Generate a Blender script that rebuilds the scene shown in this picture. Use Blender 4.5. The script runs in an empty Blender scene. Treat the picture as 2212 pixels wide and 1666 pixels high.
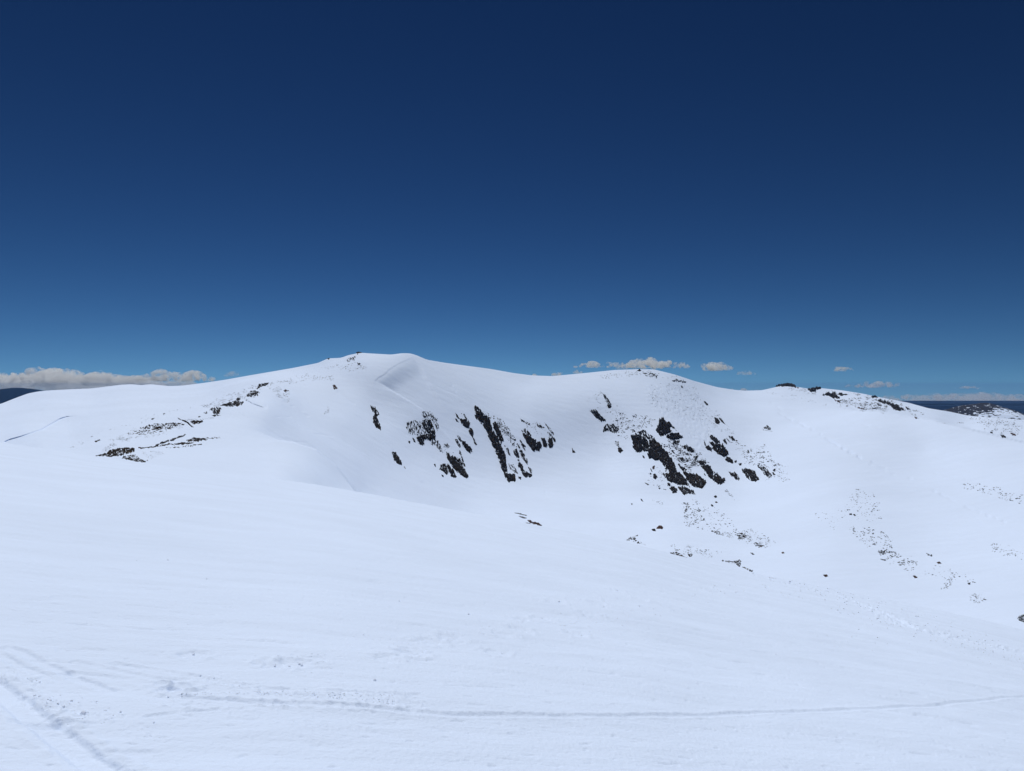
import bpy, math, random
import numpy as np
from mathutils import Vector

S = bpy.context.scene
R_ = math.radians
# ---------------------------------------------------------------- camera, sky, sun, exposure
FPX = 2040.0 / math.tan(R_(36.0))          # focal length in pixels of the 4080-wide picture
cam_d = bpy.data.cameras.new('camera')
cam = bpy.data.objects.new('camera', cam_d)
S.collection.objects.link(cam)
cam.location = (0, 0, 0)
cam.rotation_euler = (R_(90), 0, 0)
cam_d.sensor_fit = 'HORIZONTAL'
cam_d.angle = R_(72.0)
cam_d.clip_start = 0.1
cam_d.clip_end = 120000
S.camera = cam

SUN_EL, SUN_AZ = 67.0, -16.0               # azimuth measured from the view direction (+Y), negative = left
SKY_TINT = (0.235, 0.158, 0.086, 1)
world = bpy.data.worlds.new('World')
S.world = world
world.use_nodes = True
wn = world.node_tree
wn.nodes.clear()
sky = wn.nodes.new('ShaderNodeTexSky')
sky.sky_type = 'NISHITA'
sky.sun_disc = False
sky.sun_elevation = R_(SUN_EL)
sky.sun_rotation = R_(SUN_AZ)
sky.altitude = 2100
sky.air_density = 0.75
sky.dust_density = 0.0
sky.ozone_density = 2.5
hs = wn.nodes.new('ShaderNodeHueSaturation')
hs.inputs['Saturation'].default_value = 1.12
gm = wn.nodes.new('ShaderNodeGamma')
gm.inputs['Gamma'].default_value = 2.25
mul = wn.nodes.new('ShaderNodeMix'); mul.data_type = 'RGBA'; mul.blend_type = 'MULTIPLY'; mul.inputs[0].default_value = 1.0; mul.inputs[7].default_value = SKY_TINT
bgn = wn.nodes.new('ShaderNodeBackground')
bgn.inputs['Strength'].default_value = 0.06
wo = wn.nodes.new('ShaderNodeOutputWorld')
wn.links.new(sky.outputs[0], hs.inputs['Color'])
wn.links.new(hs.outputs[0], gm.inputs['Color'])
wn.links.new(gm.outputs[0], mul.inputs[6])
wn.links.new(mul.outputs[2], bgn.inputs['Color'])
stc = wn.nodes.new('ShaderNodeTexCoord')
smp = wn.nodes.new('ShaderNodeVectorMath'); smp.operation = 'MULTIPLY_ADD'
smp.inputs[1].default_value = (1, 1, 0.9); smp.inputs[2].default_value = (0, 0, 0.09)
snm = wn.nodes.new('ShaderNodeVectorMath'); snm.operation = 'NORMALIZE'
wn.links.new(stc.outputs['Generated'], smp.inputs[0]); wn.links.new(smp.outputs[0], snm.inputs[0]); wn.links.new(snm.outputs[0], sky.inputs['Vector'])
wn.links.new(bgn.outputs[0], wo.inputs['Surface'])

sd_ = bpy.data.lights.new('sun', 'SUN')
sd_.energy = 3.28
sd_.angle = R_(0.53)
sd_.color = (1.0, 0.97, 0.93)
sun = bpy.data.objects.new('sun', sd_)
S.collection.objects.link(sun)
e, a = R_(SUN_EL), R_(SUN_AZ)
sdir = Vector((math.sin(a) * math.cos(e), math.cos(a) * math.cos(e), math.sin(e)))
sun.rotation_euler = sdir.to_track_quat('Z', 'Y').to_euler()
sun.location = sdir * 50

S.view_settings.view_transform = 'Standard'
S.view_settings.look = 'None'
S.view_settings.exposure = 0.0
S.view_settings.gamma = 1.0
S.view_settings.use_curve_mapping = False
S.cycles.max_bounces = 9
S.cycles.diffuse_bounces = 4
S.cycles.volume_bounces = 8
S.cycles.sample_clamp_indirect = 4.0

rng = np.random.default_rng(7)
random.seed(7)

# ---------------------------------------------------------------- noise
def _hash(ix, iy, iz, seed):
    h = (ix.astype(np.int64) * 374761393 + iy.astype(np.int64) * 668265263 + iz.astype(np.int64) * 2147483647 + seed * 974711) & 0xffffffff
    h = ((h ^ (h >> 13)) * 1274126177) & 0xffffffff
    h = ((h ^ (h >> 16)) * 2246822519) & 0xffffffff
    return h ^ (h >> 15)

def noise2(x, y, seed=0):
    x0 = np.floor(x); y0 = np.floor(y)
    fx = x - x0; fy = y - y0
    ix = x0.astype(np.int64); iy = y0.astype(np.int64); z = np.zeros_like(ix)
    def g(dx, dy):
        an = _hash(ix + dx, iy + dy, z, seed) / 4294967296.0 * 2 * np.pi
        return np.cos(an) * (fx - dx) + np.sin(an) * (fy - dy)
    u = fx * fx * fx * (fx * (fx * 6 - 15) + 10); v = fy * fy * fy * (fy * (fy * 6 - 15) + 10)
    a0 = g(0, 0) * (1 - u) + g(1, 0) * u
    a1 = g(0, 1) * (1 - u) + g(1, 1) * u
    return (a0 * (1 - v) + a1 * v) * 1.5

def fbm(x, y, oct=4, seed=0, gain=0.5, lac=2.03):
    t = 0; am = 1.0; tot = 0
    for o in range(oct):
        t = t + am * noise2(x * lac ** o + o * 17.3, y * lac ** o - o * 9.1, seed + o)
        tot += am; am *= gain
    return t / tot

def sstep(a_, b_, x):
    t = np.clip((x - a_) / (b_ - a_), 0, 1)
    return t * t * (3 - 2 * t)

# ---------------------------------------------------------------- mesh helpers
COL = S.collection
def mesh_obj(name, V, F, mat, parent=None, smooth=True):
    """V (n,3), F (m,k) quads or tris"""
    me = bpy.data.meshes.new(name)
    V = np.asarray(V, dtype=np.float32); F = np.asarray(F, dtype=np.int32)
    k = F.shape[1]
    me.vertices.add(len(V)); me.vertices.foreach_set('co', V.ravel())
    me.loops.add(F.size); me.loops.foreach_set('vertex_index', F.ravel())
    me.polygons.add(len(F)); me.polygons.foreach_set('loop_start', np.arange(0, F.size, k, dtype=np.int32))
    try:
        me.polygons.foreach_set('loop_total', np.full(len(F), k, dtype=np.int32))
    except Exception:
        pass
    me.update(calc_edges=True)
    if smooth:
        me.polygons.foreach_set('use_smooth', np.ones(len(F), dtype=bool))
    me.materials.append(mat)
    o = bpy.data.objects.new(name, me)
    COL.objects.link(o)
    if parent: o.parent = parent
    return o

def tag(o, label=None, cat=None, group=None, kind=None):
    if label: o['label'] = label
    if cat: o['category'] = cat
    if group: o['group'] = group
    if kind: o['kind'] = kind
    return o

def grid_faces(nr, nc):
    i = np.arange(nr - 1)[:, None] * nc + np.arange(nc - 1)[None, :]
    i = i.ravel()
    return np.stack([i, i + 1, i + nc + 1, i + nc], 1)

# ---------------------------------------------------------------- materials
def new_mat(name):
    m = bpy.data.materials.new(name); m.use_nodes = True
    nt = m.node_tree
    b = nt.nodes['Principled BSDF']
    return m, nt, b

def snow_mat(name, col, sc1, sc2, s1, s2, d1, d2):
    m, nt, b = new_mat(name)
    b.inputs['Roughness'].default_value = 0.75
    b.inputs['Specular IOR Level'].default_value = 0.15
    tc = nt.nodes.new('ShaderNodeNewGeometry')
    def nz(scale, stretch=(1, 1, 1), det=5):
        mp = nt.nodes.new('ShaderNodeMapping'); mp.inputs['Scale'].default_value = stretch
        mp.inputs['Rotation'].default_value = (0, 0, 0.35)
        n = nt.nodes.new('ShaderNodeTexNoise'); n.inputs['Scale'].default_value = scale; n.inputs['Detail'].default_value = det
        nt.links.new(tc.outputs['Position'], mp.inputs['Vector']); nt.links.new(mp.outputs[0], n.inputs['Vector'])
        return n
    n1 = nz(sc1, (0.45, 1.3, 1)); n2 = nz(sc2)
    b1 = nt.nodes.new('ShaderNodeBump'); b1.inputs['Strength'].default_value = s1; b1.inputs['Distance'].default_value = d1
    b2 = nt.nodes.new('ShaderNodeBump'); b2.inputs['Strength'].default_value = s2; b2.inputs['Distance'].default_value = d2
    nt.links.new(n1.outputs['Fac'], b1.inputs['Height']); nt.links.new(n2.outputs['Fac'], b2.inputs['Height'])
    nt.links.new(b1.outputs[0], b2.inputs['Normal']); nt.links.new(b2.outputs[0], b.inputs['Normal'])
    n3 = nz(sc1 * 0.11, (1, 1.6, 1), 3)
    cr = nt.nodes.new('ShaderNodeValToRGB')
    cr.color_ramp.elements[0].position = 0.3; cr.color_ramp.elements[1].position = 0.7
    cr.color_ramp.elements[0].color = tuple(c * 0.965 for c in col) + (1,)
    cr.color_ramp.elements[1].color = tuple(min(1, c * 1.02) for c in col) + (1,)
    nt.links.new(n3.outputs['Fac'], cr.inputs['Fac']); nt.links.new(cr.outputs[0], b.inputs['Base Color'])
    return m

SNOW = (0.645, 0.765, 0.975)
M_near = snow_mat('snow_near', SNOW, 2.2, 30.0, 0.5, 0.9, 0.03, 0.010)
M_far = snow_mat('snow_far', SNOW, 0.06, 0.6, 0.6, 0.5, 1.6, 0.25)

def rock_mat(name, dark, light, snow_amt, scale=0.5, lich=(0.09, 0.06, 0.035)):
    m, nt, b = new_mat(name)
    b.inputs['Roughness'].default_value = 0.9
    b.inputs['Specular IOR Level'].default_value = 0.04
    ge = nt.nodes.new('ShaderNodeNewGeometry')
    n1 = nt.nodes.new('ShaderNodeTexNoise'); n1.inputs['Scale'].default_value = scale; n1.inputs['Detail'].default_value = 8
    n2 = nt.nodes.new('ShaderNodeTexNoise'); n2.inputs['Scale'].default_value = scale * 0.23; n2.inputs['Detail'].default_value = 3
    n3 = nt.nodes.new('ShaderNodeTexNoise'); n3.inputs['Scale'].default_value = scale * 1.3; n3.inputs['Detail'].default_value = 6
    for n in (n1, n2, n3): nt.links.new(ge.outputs['Position'], n.inputs['Vector'])
    cr = nt.nodes.new('ShaderNodeValToRGB')
    cr.color_ramp.elements[0].position = 0.35; cr.color_ramp.elements[1].position = 0.72
    cr.color_ramp.elements[0].color = dark + (1,); cr.color_ramp.elements[1].color = light + (1,)
    nt.links.new(n1.outputs['Fac'], cr.inputs['Fac'])
    lr = nt.nodes.new('ShaderNodeMapRange'); lr.inputs['From Min'].default_value = 0.58; lr.inputs['From Max'].default_value = 0.7
    nt.links.new(n2.outputs['Fac'], lr.inputs['Value'])
    mx = nt.nodes.new('ShaderNodeMix'); mx.data_type = 'RGBA'
    mx.inputs[7].default_value = lich + (1,)
    nt.links.new(lr.outputs[0], mx.inputs[0]); nt.links.new(cr.outputs[0], mx.inputs[6])
    # snow lodged on the flatter ledges
    sp = nt.nodes.new('ShaderNodeSeparateXYZ'); nt.links.new(ge.outputs['Normal'], sp.inputs[0])
    ad = nt.nodes.new('ShaderNodeMath'); ad.operation = 'MULTIPLY_ADD'; ad.inputs[1].default_value = 0.75
    nt.links.new(n3.outputs['Fac'], ad.inputs[0]); nt.links.new(sp.outputs['Z'], ad.inputs[2])
    sr = nt.nodes.new('ShaderNodeMapRange')
    sr.inputs['From Min'].default_value = 1.40 - snow_amt; sr.inputs['From Max'].default_value = 1.44 - snow_amt
    nt.links.new(ad.outputs[0], sr.inputs['Value'])
    mx2 = nt.nodes.new('ShaderNodeMix'); mx2.data_type = 'RGBA'
    mx2.inputs[7].default_value = SNOW + (1,)
    nt.links.new(sr.outputs[0], mx2.inputs[0]); nt.links.new(mx.outputs[2], mx2.inputs[6])
    nt.links.new(mx2.outputs[2], b.inputs['Base Color'])
    bp = nt.nodes.new('ShaderNodeBump'); bp.inputs['Strength'].default_value = 0.7; bp.inputs['Distance'].default_value = 0.5
    nt.links.new(n1.outputs['Fac'], bp.inputs['Height']); nt.links.new(bp.outputs[0], b.inputs['Normal'])
    return m

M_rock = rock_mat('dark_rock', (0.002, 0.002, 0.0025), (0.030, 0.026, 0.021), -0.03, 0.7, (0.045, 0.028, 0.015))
M_rock_snowy = rock_mat('snow_dusted_rock', (0.006, 0.006, 0.007), (0.03, 0.028, 0.024), 0.12)
M_rust = rock_mat('rusty_rock', (0.012, 0.008, 0.007), (0.09, 0.045, 0.026), -0.05, 0.7, (0.12, 0.06, 0.03))
M_heath = rock_mat('bare_heath', (0.006, 0.005, 0.004), (0.03, 0.022, 0.014), -0.4, 0.9, (0.08, 0.055, 0.03))
M_stone = rock_mat('stone', (0.010, 0.010, 0.011), (0.05, 0.046, 0.040), -0.4, 0.6, (0.07, 0.045, 0.025))

# ---------------------------------------------------------------- terrain behind the crest
K = 4080.0 / 2212.0
def rp(l): return [(x * K, y * K) for x, y in l]
SKY = rp([(-600, 905), (-200, 889), (0, 873), (33, 860), (60, 850), (82, 845.6), (110, 843), (150, 841), (198, 839), (238, 834), (262, 831), (285, 830), (305, 832), (326, 830), (345, 832), (364, 834), (393, 833),
          (441, 827), (488, 820), (544, 810), (632, 795), (687, 784), (709, 774), (736, 773.2), (753, 767), (778, 762), (809, 764), (846, 766), (868, 763), (886, 763.3), (899, 767), (922, 777), (960, 783.5), (1000, 789),
          (1060, 797), (1110, 806), (1150, 811), (1193, 812.5), (1266, 805.6), (1330, 799), (1377, 797.6), (1413, 798), (1457.6, 809), (1499, 822.8), (1548, 836), (1585, 842), (1609.5, 844), (1646, 843),
          (1678, 835.6), (1697, 831), (1723, 836), (1746, 839.5), (1769, 838), (1818, 843), (1862, 850), (1905, 859), (1963, 870), (2006, 882), (2050, 889), (2093, 898), (2151, 903), (2212, 907), (2500, 925), (2900, 950)])
SKX = np.array([p[0] for p in SKY]); SKYy = np.array([p[1] for p in SKY])
def smooth_interp(x, X, Y, w=14.0):
    return (np.interp(x - w, X, Y) + 2 * np.interp(x, X, Y) + np.interp(x + w, X, Y)) / 4
def sky_y(x): return smooth_interp(x, SKX, SKYy, 9.0)

CREST = [(-900, 1700), (8, 1759), (81, 1773), (203, 1793), (285, 1806), (387, 1820), (488, 1833), (570, 1842), (800, 1876), (963, 1894), (1125, 1913), (1288, 1934), (1400, 1956), (1603, 1993), (1807, 2033),
         (2010, 2067), (2159, 2097), (2397, 2141), (2621, 2190), (2745, 2228), (2870, 2258), (2994, 2283), (3321, 2346), (3610, 2405), (3842, 2453), (4080, 2510), (5000, 2740)]
CX = np.array([p[0] for p in CREST], float); CY = np.array([p[1] for p in CREST], float)
_cg = np.arange(-1400, 5500, 10.0)
_cv = np.interp(_cg, CX, CY)
_kk = np.exp(-0.5 * (np.arange(-30, 31) / 9.0) ** 2); _kk /= _kk.sum()
_cs = np.convolve(np.pad(_cv, 30, mode='reflect', reflect_type='odd'), _kk, mode='valid')
def crest_y(x): return np.interp(x, _cg, _cs)

class TPS:
    def __init__(s, pts):
        p = np.array(pts, float)
        s.c = p[:, :2] * K / 1000.0
        v = 1000.0 / p[:, 2]
        n = len(p)
        A = s.k(s.c, s.c) + np.eye(n) * 8e-3
        P = np.hstack([np.ones((n, 1)), s.c])
        M = np.block([[A, P], [P.T, np.zeros((3, 3))]])
        s.w = np.linalg.solve(M, np.concatenate([v, np.zeros(3)]))
    def k(s, a_, b_):
        d2 = ((a_[:, None, :] - b_[None, :, :]) ** 2).sum(-1) + 1e-12
        return 0.5 * d2 * np.log(d2)
    def __call__(s, x, y):
        q = np.stack([x.ravel(), y.ravel()], 1) / 1000.0
        out = np.empty(len(q))
        for i in range(0, len(q), 20000):
            qq = q[i:i + 20000]
            out[i:i + 20000] = s.k(qq, s.c) @ s.w[:-3] + s.w[-3] + qq @ s.w[-2:]
        return out.reshape(x.shape)     # 1000/D

COMMON_L = [(-300, 885, 800), (0, 873, 900), (110, 843, 1100), (238, 834, 1200), (326, 830, 1250), (434, 827, 1250), (544, 810, 1200), (632, 795, 1150),
            (0, 915, 700), (100, 885, 760), (200, 870, 900), (100, 925, 610), (0, 945, 520), (150, 950, 500), (200, 905, 640), (300, 960, 430), (300, 900, 640), (300, 860, 900),
            (450, 850, 960), (450, 885, 700), (450, 940, 460), (570, 830, 880), (520, 850, 800), (-300, 950, 400), (370, 930, 540), (380, 890, 700)]
FRONT = COMMON_L + [(640, 962, 420), (560, 1000, 330), (690, 985, 415), (700, 1030, 350), (735, 1030, 400), (760, 1062, 380), (600, 1040, 260), (300, 985, 310), (500, 970, 380), (780, 1090, 330), (100, 968, 330), (900, 1150, 300), (430, 1010, 280), (1200, 1300, 250)]
BOWL = COMMON_L + [(709, 774, 1100), (778, 762, 1080), (868, 763, 1090), (921, 777, 1140), (1000, 790, 1210), (1060, 797, 1270), (1150, 812, 1330), (1266, 806, 1340), (1377, 798, 1400), (1457, 809, 1450),
        (1548, 836, 1600), (1609, 844, 1700), (1697, 833, 1800),
        (570, 870, 700), (600, 925, 635), (650, 930, 690), (650, 870, 840), (700, 985, 645), (760, 1040, 622), (780, 1065, 620), (750, 900, 850), (750, 830, 990), (810, 880, 940), (850, 1000, 795), (850, 1085, 645), (680, 830, 960),
        (900, 830, 1025), (900, 900, 945), (900, 1000, 840), (1000, 850, 1080), (1000, 950, 955), (1000, 1050, 830), (1000, 1100, 745), (1150, 870, 1150), (1150, 950, 1040), (1150, 1050, 895), (1150, 1120, 738), (1150, 1180, 600),
        (1300, 830, 1280), (1300, 900, 1180), (1300, 1000, 1050), (1300, 1080, 860), (1300, 1140, 690), (1450, 860, 1280), (1380, 920, 1150), (1450, 930, 1120), (1450, 1000, 1010), (1450, 1060, 915), (1450, 1130, 720), (1450, 1200, 590),
        (1600, 900, 1300), (1560, 950, 1130), (1600, 1000, 1060), (1600, 1080, 870), (1600, 1150, 690), (1600, 1230, 570), (1800, 900, 1250), (1800, 1000, 930), (1800, 1100, 730), (1800, 1200, 580), (1800, 1280, 490),
        (1700, 870, 1450), (1900, 897, 1180), (2023, 913, 1070), (2000, 970, 980), (2000, 1050, 800), (2000, 1150, 640), (2000, 1300, 460), (2122, 938, 970), (2212, 960, 900), (2212, 1050, 730), (2212, 1150, 600), (2212, 1340, 405), (2212, 1450, 330),
        (1000, 1200, 560), (2600, 1000, 750), (2600, 1300, 420)]
PLAT = [(1609, 844, 1700), (1697, 833, 1800), (1700, 860, 1600), (1818, 843, 1880), (1963, 870, 1800), (2093, 898, 1800), (2212, 907, 1700), (1860, 880, 1500), (1950, 893, 1450), (2023, 907, 1400), (2122, 930, 1250), (2212, 950, 1150), (2600, 960, 1300),
        (1700, 950, 1200), (2000, 1000, 1000), (2500, 1000, 1000)]
T_F, T_B, T_P = TPS(FRONT), TPS(BOWL), TPS(PLAT)

def poly_sd(x, y, pl):
    """distance to an open polyline, signed by side (positive = right-hand side in picture going along it, y down), and arc parameter"""
    best = np.full(x.shape, 1e18); sg = np.zeros(x.shape); par = np.zeros(x.shape)
    acc = 0.0
    for (x0, y0), (x1, y1) in zip(pl[:-1], pl[1:]):
        dx, dy = x1 - x0, y1 - y0; L2 = dx * dx + dy * dy
        t = np.clip(((x - x0) * dx + (y - y0) * dy) / L2, 0, 1)
        d = (x - x0 - t * dx) ** 2 + (y - y0 - t * dy) ** 2
        m = d < best
        best = np.where(m, d, best)
        sg = np.where(m, np.sign(dx * (y - y0) - dy * (x - x0)), sg)
        par = np.where(m, acc + t * math.sqrt(L2), par)
        acc += math.sqrt(L2)
    return np.sqrt(best) * sg, par / acc

SPUR = rp([(-300, 900), (0, 905), (300, 925), (500, 942), (568, 947), (632, 956), (683, 972), (727, 1008), (765, 1057), (800, 1105), (900, 1250)])
PEDGE = rp([(1600, 870), (1760, 880), (1812, 884), (1900, 890), (2023, 909), (2122, 933), (2212, 956), (2700, 1060)])
Z1 = lambda l: [(x * .40687, 1350 + y * .40687) for x, y in l]
ZB = lambda l: [(800 + x * .40687, 1350 + y * .40687) for x, y in l]
DRIFT = Z1([(10, 1010), (90, 975), (250, 930), (400, 880), (500, 825), (585, 775), (650, 752), (750, 747), (900, 755)])
CORN = ZB([(1690, 520), (1700, 410), (1740, 375), (1800, 340), (1850, 290), (1930, 240), (2050, 190), (2112, 156)])
LIP2 = ZB([(400, 590), (480, 610), (560, 640), (680, 680)])
SPURLIP = rp([(735, 1010), (750, 1025), (765, 1045), (780, 1066)])

def inv_depth(x, y):
    f = T_F(x, y); b = T_B(x, y); p = T_P(x, y)
    sd, _ = poly_sd(x, y, SPUR)
    w = 3.0 + np.clip((600 * K - x) * 0.35, 0, 80)
    k1 = sstep(-w, w, sd)                       # 1 = front (below the line)
    v = b * (1 - k1) + f * k1
    sd, _ = poly_sd(x, y, PEDGE)
    w = 2.5 + np.clip((1850 * K - x) * 0.5, 0, 120)
    k2 = sstep(-w, w, -sd) * sstep(1620 * K, 1720 * K, x)
    v = v * (1 - k2) + p * k2
    v = np.clip(v, 1000.0 / 2400, 1000.0 / 140)
    def lip(v, pl, amp, dec, sh, t0=0.12, t1=0.12, side=1):
        sd, t = poly_sd(x, y, pl)
        sd = sd * side
        g = np.where(sd > 0, sstep(0, sh, sd) * np.exp(-sd / dec), 0)
        g = g * sstep(0, t0, t) * sstep(0, t1, 1 - t)
        return 1000.0 / (1000.0 / v + amp * g)
    v = lip(v, DRIFT, 14, 80, 6.0, 0.05, 0.35)
    v = lip(v, CORN, 16.0, 190, 90, 0.25, 0.1)
    v = lip(v, CORN, 1.6, 22, 5, 0.3, 0.15)
    v = lip(v, LIP2, 10, 16, 4, 0.3, 0.4, 1)
    return v

ROUGH = [  # (polygon in full pixels, amplitude) wind-roughened, stony snow
    ([(2570, 1530), (2700, 1520), (2790, 1560), (2830, 1640), (2860, 1750), (2800, 1830), (2700, 1700), (2600, 1650), (2560, 1600)], 1.1),
    ([(1010, 1530), (1200, 1500), (1340, 1490), (1350, 1540), (1200, 1560), (1080, 1545)], 0.45),
    ([(1060, 1530), (1140, 1570), (1170, 1610), (1130, 1600)], 0.5),
]
def in_poly_sd(x, y, pl):
    """signed distance to closed polygon, positive inside"""
    pl2 = list(pl) + [pl[0]]
    d = np.full(x.shape, 1e18); ins = np.zeros(x.shape, bool)
    for (x0, y0), (x1, y1) in zip(pl2[:-1], pl2[1:]):
        dx, dy = x1 - x0, y1 - y0
        t = np.clip(((x - x0) * dx + (y - y0) * dy) / (dx * dx + dy * dy + 1e-9), 0, 1)
        d = np.minimum(d, (x - x0 - t * dx) ** 2 + (y - y0 - t * dy) ** 2)
        c = (y0 > y) != (y1 > y)
        if abs(dy) > 1e-9:
            ins ^= c & (x < dx * (y - y0) / dy + x0)
    return np.where(ins, 1, -1) * np.sqrt(d)

Z3_ = lambda l: [(1400 + x * .40687, 1500 + y * .40687) for x, y in l]
ZE_ = lambda l: [(2900 + x * .53345, 1400 + y * .53345) for x, y in l]
LINES = [  # old ski tracks and wind-cut lines on the far snow: polyline, depth m, half width px, dash
    (ZB([(330, 700), (480, 790), (640, 880), (760, 950), (900, 1018)]), 0.55, 2.6, 0),
    (ZB([(830, 960), (920, 1005), (1040, 1015), (1110, 1065), (1140, 1110)]), 0.5, 2.4, 0),
    (ZB([(1100, 935), (1180, 934), (1300, 962)]), 0.5, 2.2, 0),
    (ZB([(600, 740), (750, 765), (880, 765), (960, 845), (1100, 905)]), 0.4, 2.4, 1),
    (ZB([(480, 610), (560, 640), (660, 670)]), 1.3, 6.0, 0),
    (ZB([(650, 480), (760, 560), (880, 650), (1000, 720), (1150, 830)]), 0.6, 6.0, 1),
    (ZB([(1330, 500), (1450, 600), (1520, 650)]), 0.8, 5.0, 0),
    (ZB([(0, 1145), (150, 1070), (360, 1015), (370, 985)]), 0.12, 2.4, 0),
    (Z3_([(970, 60), (1000, 78), (972, 98), (1025, 135), (1010, 160)]), 0.45, 2.4, 0),
    (Z3_([(820, 90), (960, 150), (1050, 185)]), 0.45, 2.4, 0),
    (Z3_([(1640, 30), (1790, 90), (1830, 130), (1810, 160), (1850, 210)]), 0.35, 2.4, 1),
    (Z3_([(1840, 780), (1880, 950), (1900, 1110), (1890, 1230)]), 0.35, 3.0, 1),
    (Z3_([(1380, 1040), (1410, 1130), (1440, 1190)]), 0.3, 2.4, 1),
    (Z3_([(200, 520), (420, 730), (600, 950), (820, 1130)]), 0.5, 3.0, 1),
    (ZE_([(190, 335), (430, 490), (640, 590), (900, 750), (1150, 855), (1400, 970), (1800, 1170), (2212, 1330)]), 0.9, 4.0, 1),
    (ZE_([(250, 330), (500, 510), (800, 680), (1040, 830), (1300, 950)]), 0.7, 4.0, 1),
    (ZE_([(400, 470), (640, 600), (860, 720), (1020, 800)]), 0.7, 4.0, 1),
    (ZE_([(900, 520), (1240, 600), (1480, 665)]), 0.5, 3.0, 1),
    (ZE_([(800, 470), (1050, 555), (1300, 610), (2000, 720)]), 0.5, 3.0, 1),
    (ZE_([(1110, 680), (1180, 740), (1220, 820)]), 0.4, 2.6, 1),
    (ZE_([(1520, 890), (1560, 915), (1800, 960)]), 0.5, 3.0, 1),
    (ZE_([(560, 790), (680, 840), (760, 870)]), 0.5, 3.5, 1),
]
def terrain(x, y):
    """world point of the far terrain seen at full-resolution pixel (x, y)"""
    D = 1000.0 / inv_depth(x, y)
    X = (x - 2040) / FPX * D; Y = D; Z = (1536 - y) / FPX * D
    n = 0.5 * fbm(X / 75, Y / 75, 2, 3) + 0.26 * fbm((X + 0.5 * Y) / 9, (Y - 0.3 * X) / 34, 3, 9)
    n = n * sstep(0, 12, y - sky_y(x))
    for pl, am in ROUGH:
        m = sstep(-8, 25, in_poly_sd(x, y, pl))
        if m.max() > 0:
            n = n + am * m * fbm(X / 5.0, Y / 9.0, 3, 31)
    for pl, dp, hw, dash in LINES:
        a_ = np.array(pl)
        m = (x > a_[:, 0].min() - 15) & (x < a_[:, 0].max() + 15) & (y > a_[:, 1].min() - 15) & (y < a_[:, 1].max() + 15)
        if not m.any(): continue
        sd, t = poly_sd(x[m], y[m], pl)
        g = np.exp(-(sd / hw) ** 2) * sstep(0, .12, t) * sstep(0, .12, 1 - t)
        if dash: g = g * sstep(-0.05, 0.3, noise2(x[m] / 34, y[m] / 16, 41))
        nn = np.array(n, copy=True); nn[m] -= 0.95 * dp * g; n = nn
    return X, Y, Z + n

xs = np.concatenate([np.arange(-1000, -60, 30.0), np.arange(-60, 4140, 3.0), np.arange(4140, 5100, 30.0)])
nc = len(xs)
NR = 250
v_ = np.linspace(0, 1, NR)
top = sky_y(xs); bot = crest_y(xs) + 110
YY = top[None, :] + (bot - top)[None, :] * (v_[:, None] ** 1.15)
XX = np.broadcast_to(xs[None, :], YY.shape)
X, Y, Z = terrain(XX, YY)
# the far side of the ridge, falling away behind the skyline
back = []
for t, dr in [(2, .05), (6, .3), (14, 1.2), (30, 4), (70, 14), (160, 42), (350, 110), (800, 260), (1500, 520)]:
    D = Y[0] + t
    back.append((X[0] * D / Y[0], D, Z[0] - dr))
bX = np.array([b[0] for b in back[::-1]]); bY = np.array([b[1] for b in back[::-1]]); bZ = np.array([b[2] for b in back[::-1]])
V = np.stack([np.vstack([bX, X]).ravel(), np.vstack([bY, Y]).ravel(), np.vstack([bZ, Z]).ravel()], 1)
mount = mesh_obj('mountain', V, grid_faces(NR + len(back), nc)[:, ::-1], M_far)
tag(mount, kind='structure')

# ---------------------------------------------------------------- foreground snow slope
H0 = 1.6
def fg_c(): return H0 / 115.0 ** 2
Cc = fg_c(); U0 = 2 * math.sqrt(H0 * Cc)
def fg_s(tx):
    x = 2040 + tx * FPX
    xx = np.clip(x, -900, 5000)
    s = (crest_y(xx) - 1536) / FPX - U0
    s = s + (x - xx) / FPX * 0.19
    return s
def fg_D(px, py):
    """depth of the foreground slope seen at a full-resolution pixel"""
    tx = (px - 2040) / FPX; tz = (1536 - py) / FPX
    u = np.maximum(-(tz + fg_s(tx)), U0)
    return (u - np.sqrt(np.maximum(u * u - U0 * U0, 0))) / (2 * Cc)
def fg_xy(px, py):
    px = np.asarray(px, float); py = np.asarray(py, float)
    D = fg_D(px, py)
    return (px - 2040) / FPX * D, D
def fg_z(x, y):
    yy = np.maximum(y, 0.3)
    return -H0 - fg_s(x / yy) * yy - Cc * yy * yy
ZA = lambda l: [(x * .76854, 2200 + y * .76854) for x, y in l]
Z9 = lambda l: [(1600 + x * 1.12116, 2200 + y * 1.12116) for x, y in l]
Z7A = lambda l: [(2800 + x * .57866, 1900 + y * .57866) for x, y in l]
def wpl(l):
    a_ = np.array(l, float)
    # resample so curved ground is followed
    out = []
    for (x0, y0), (x1, y1) in zip(l[:-1], l[1:]):
        for t in np.linspace(0, 1, 4)[:-1]: out.append((x0 + (x1 - x0) * t, y0 + (y1 - y0) * t))
    out.append(l[-1]); a_ = np.array(out)
    X_, Y_ = fg_xy(a_[:, 0], a_[:, 1])
    return list(zip(X_, Y_))
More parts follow.
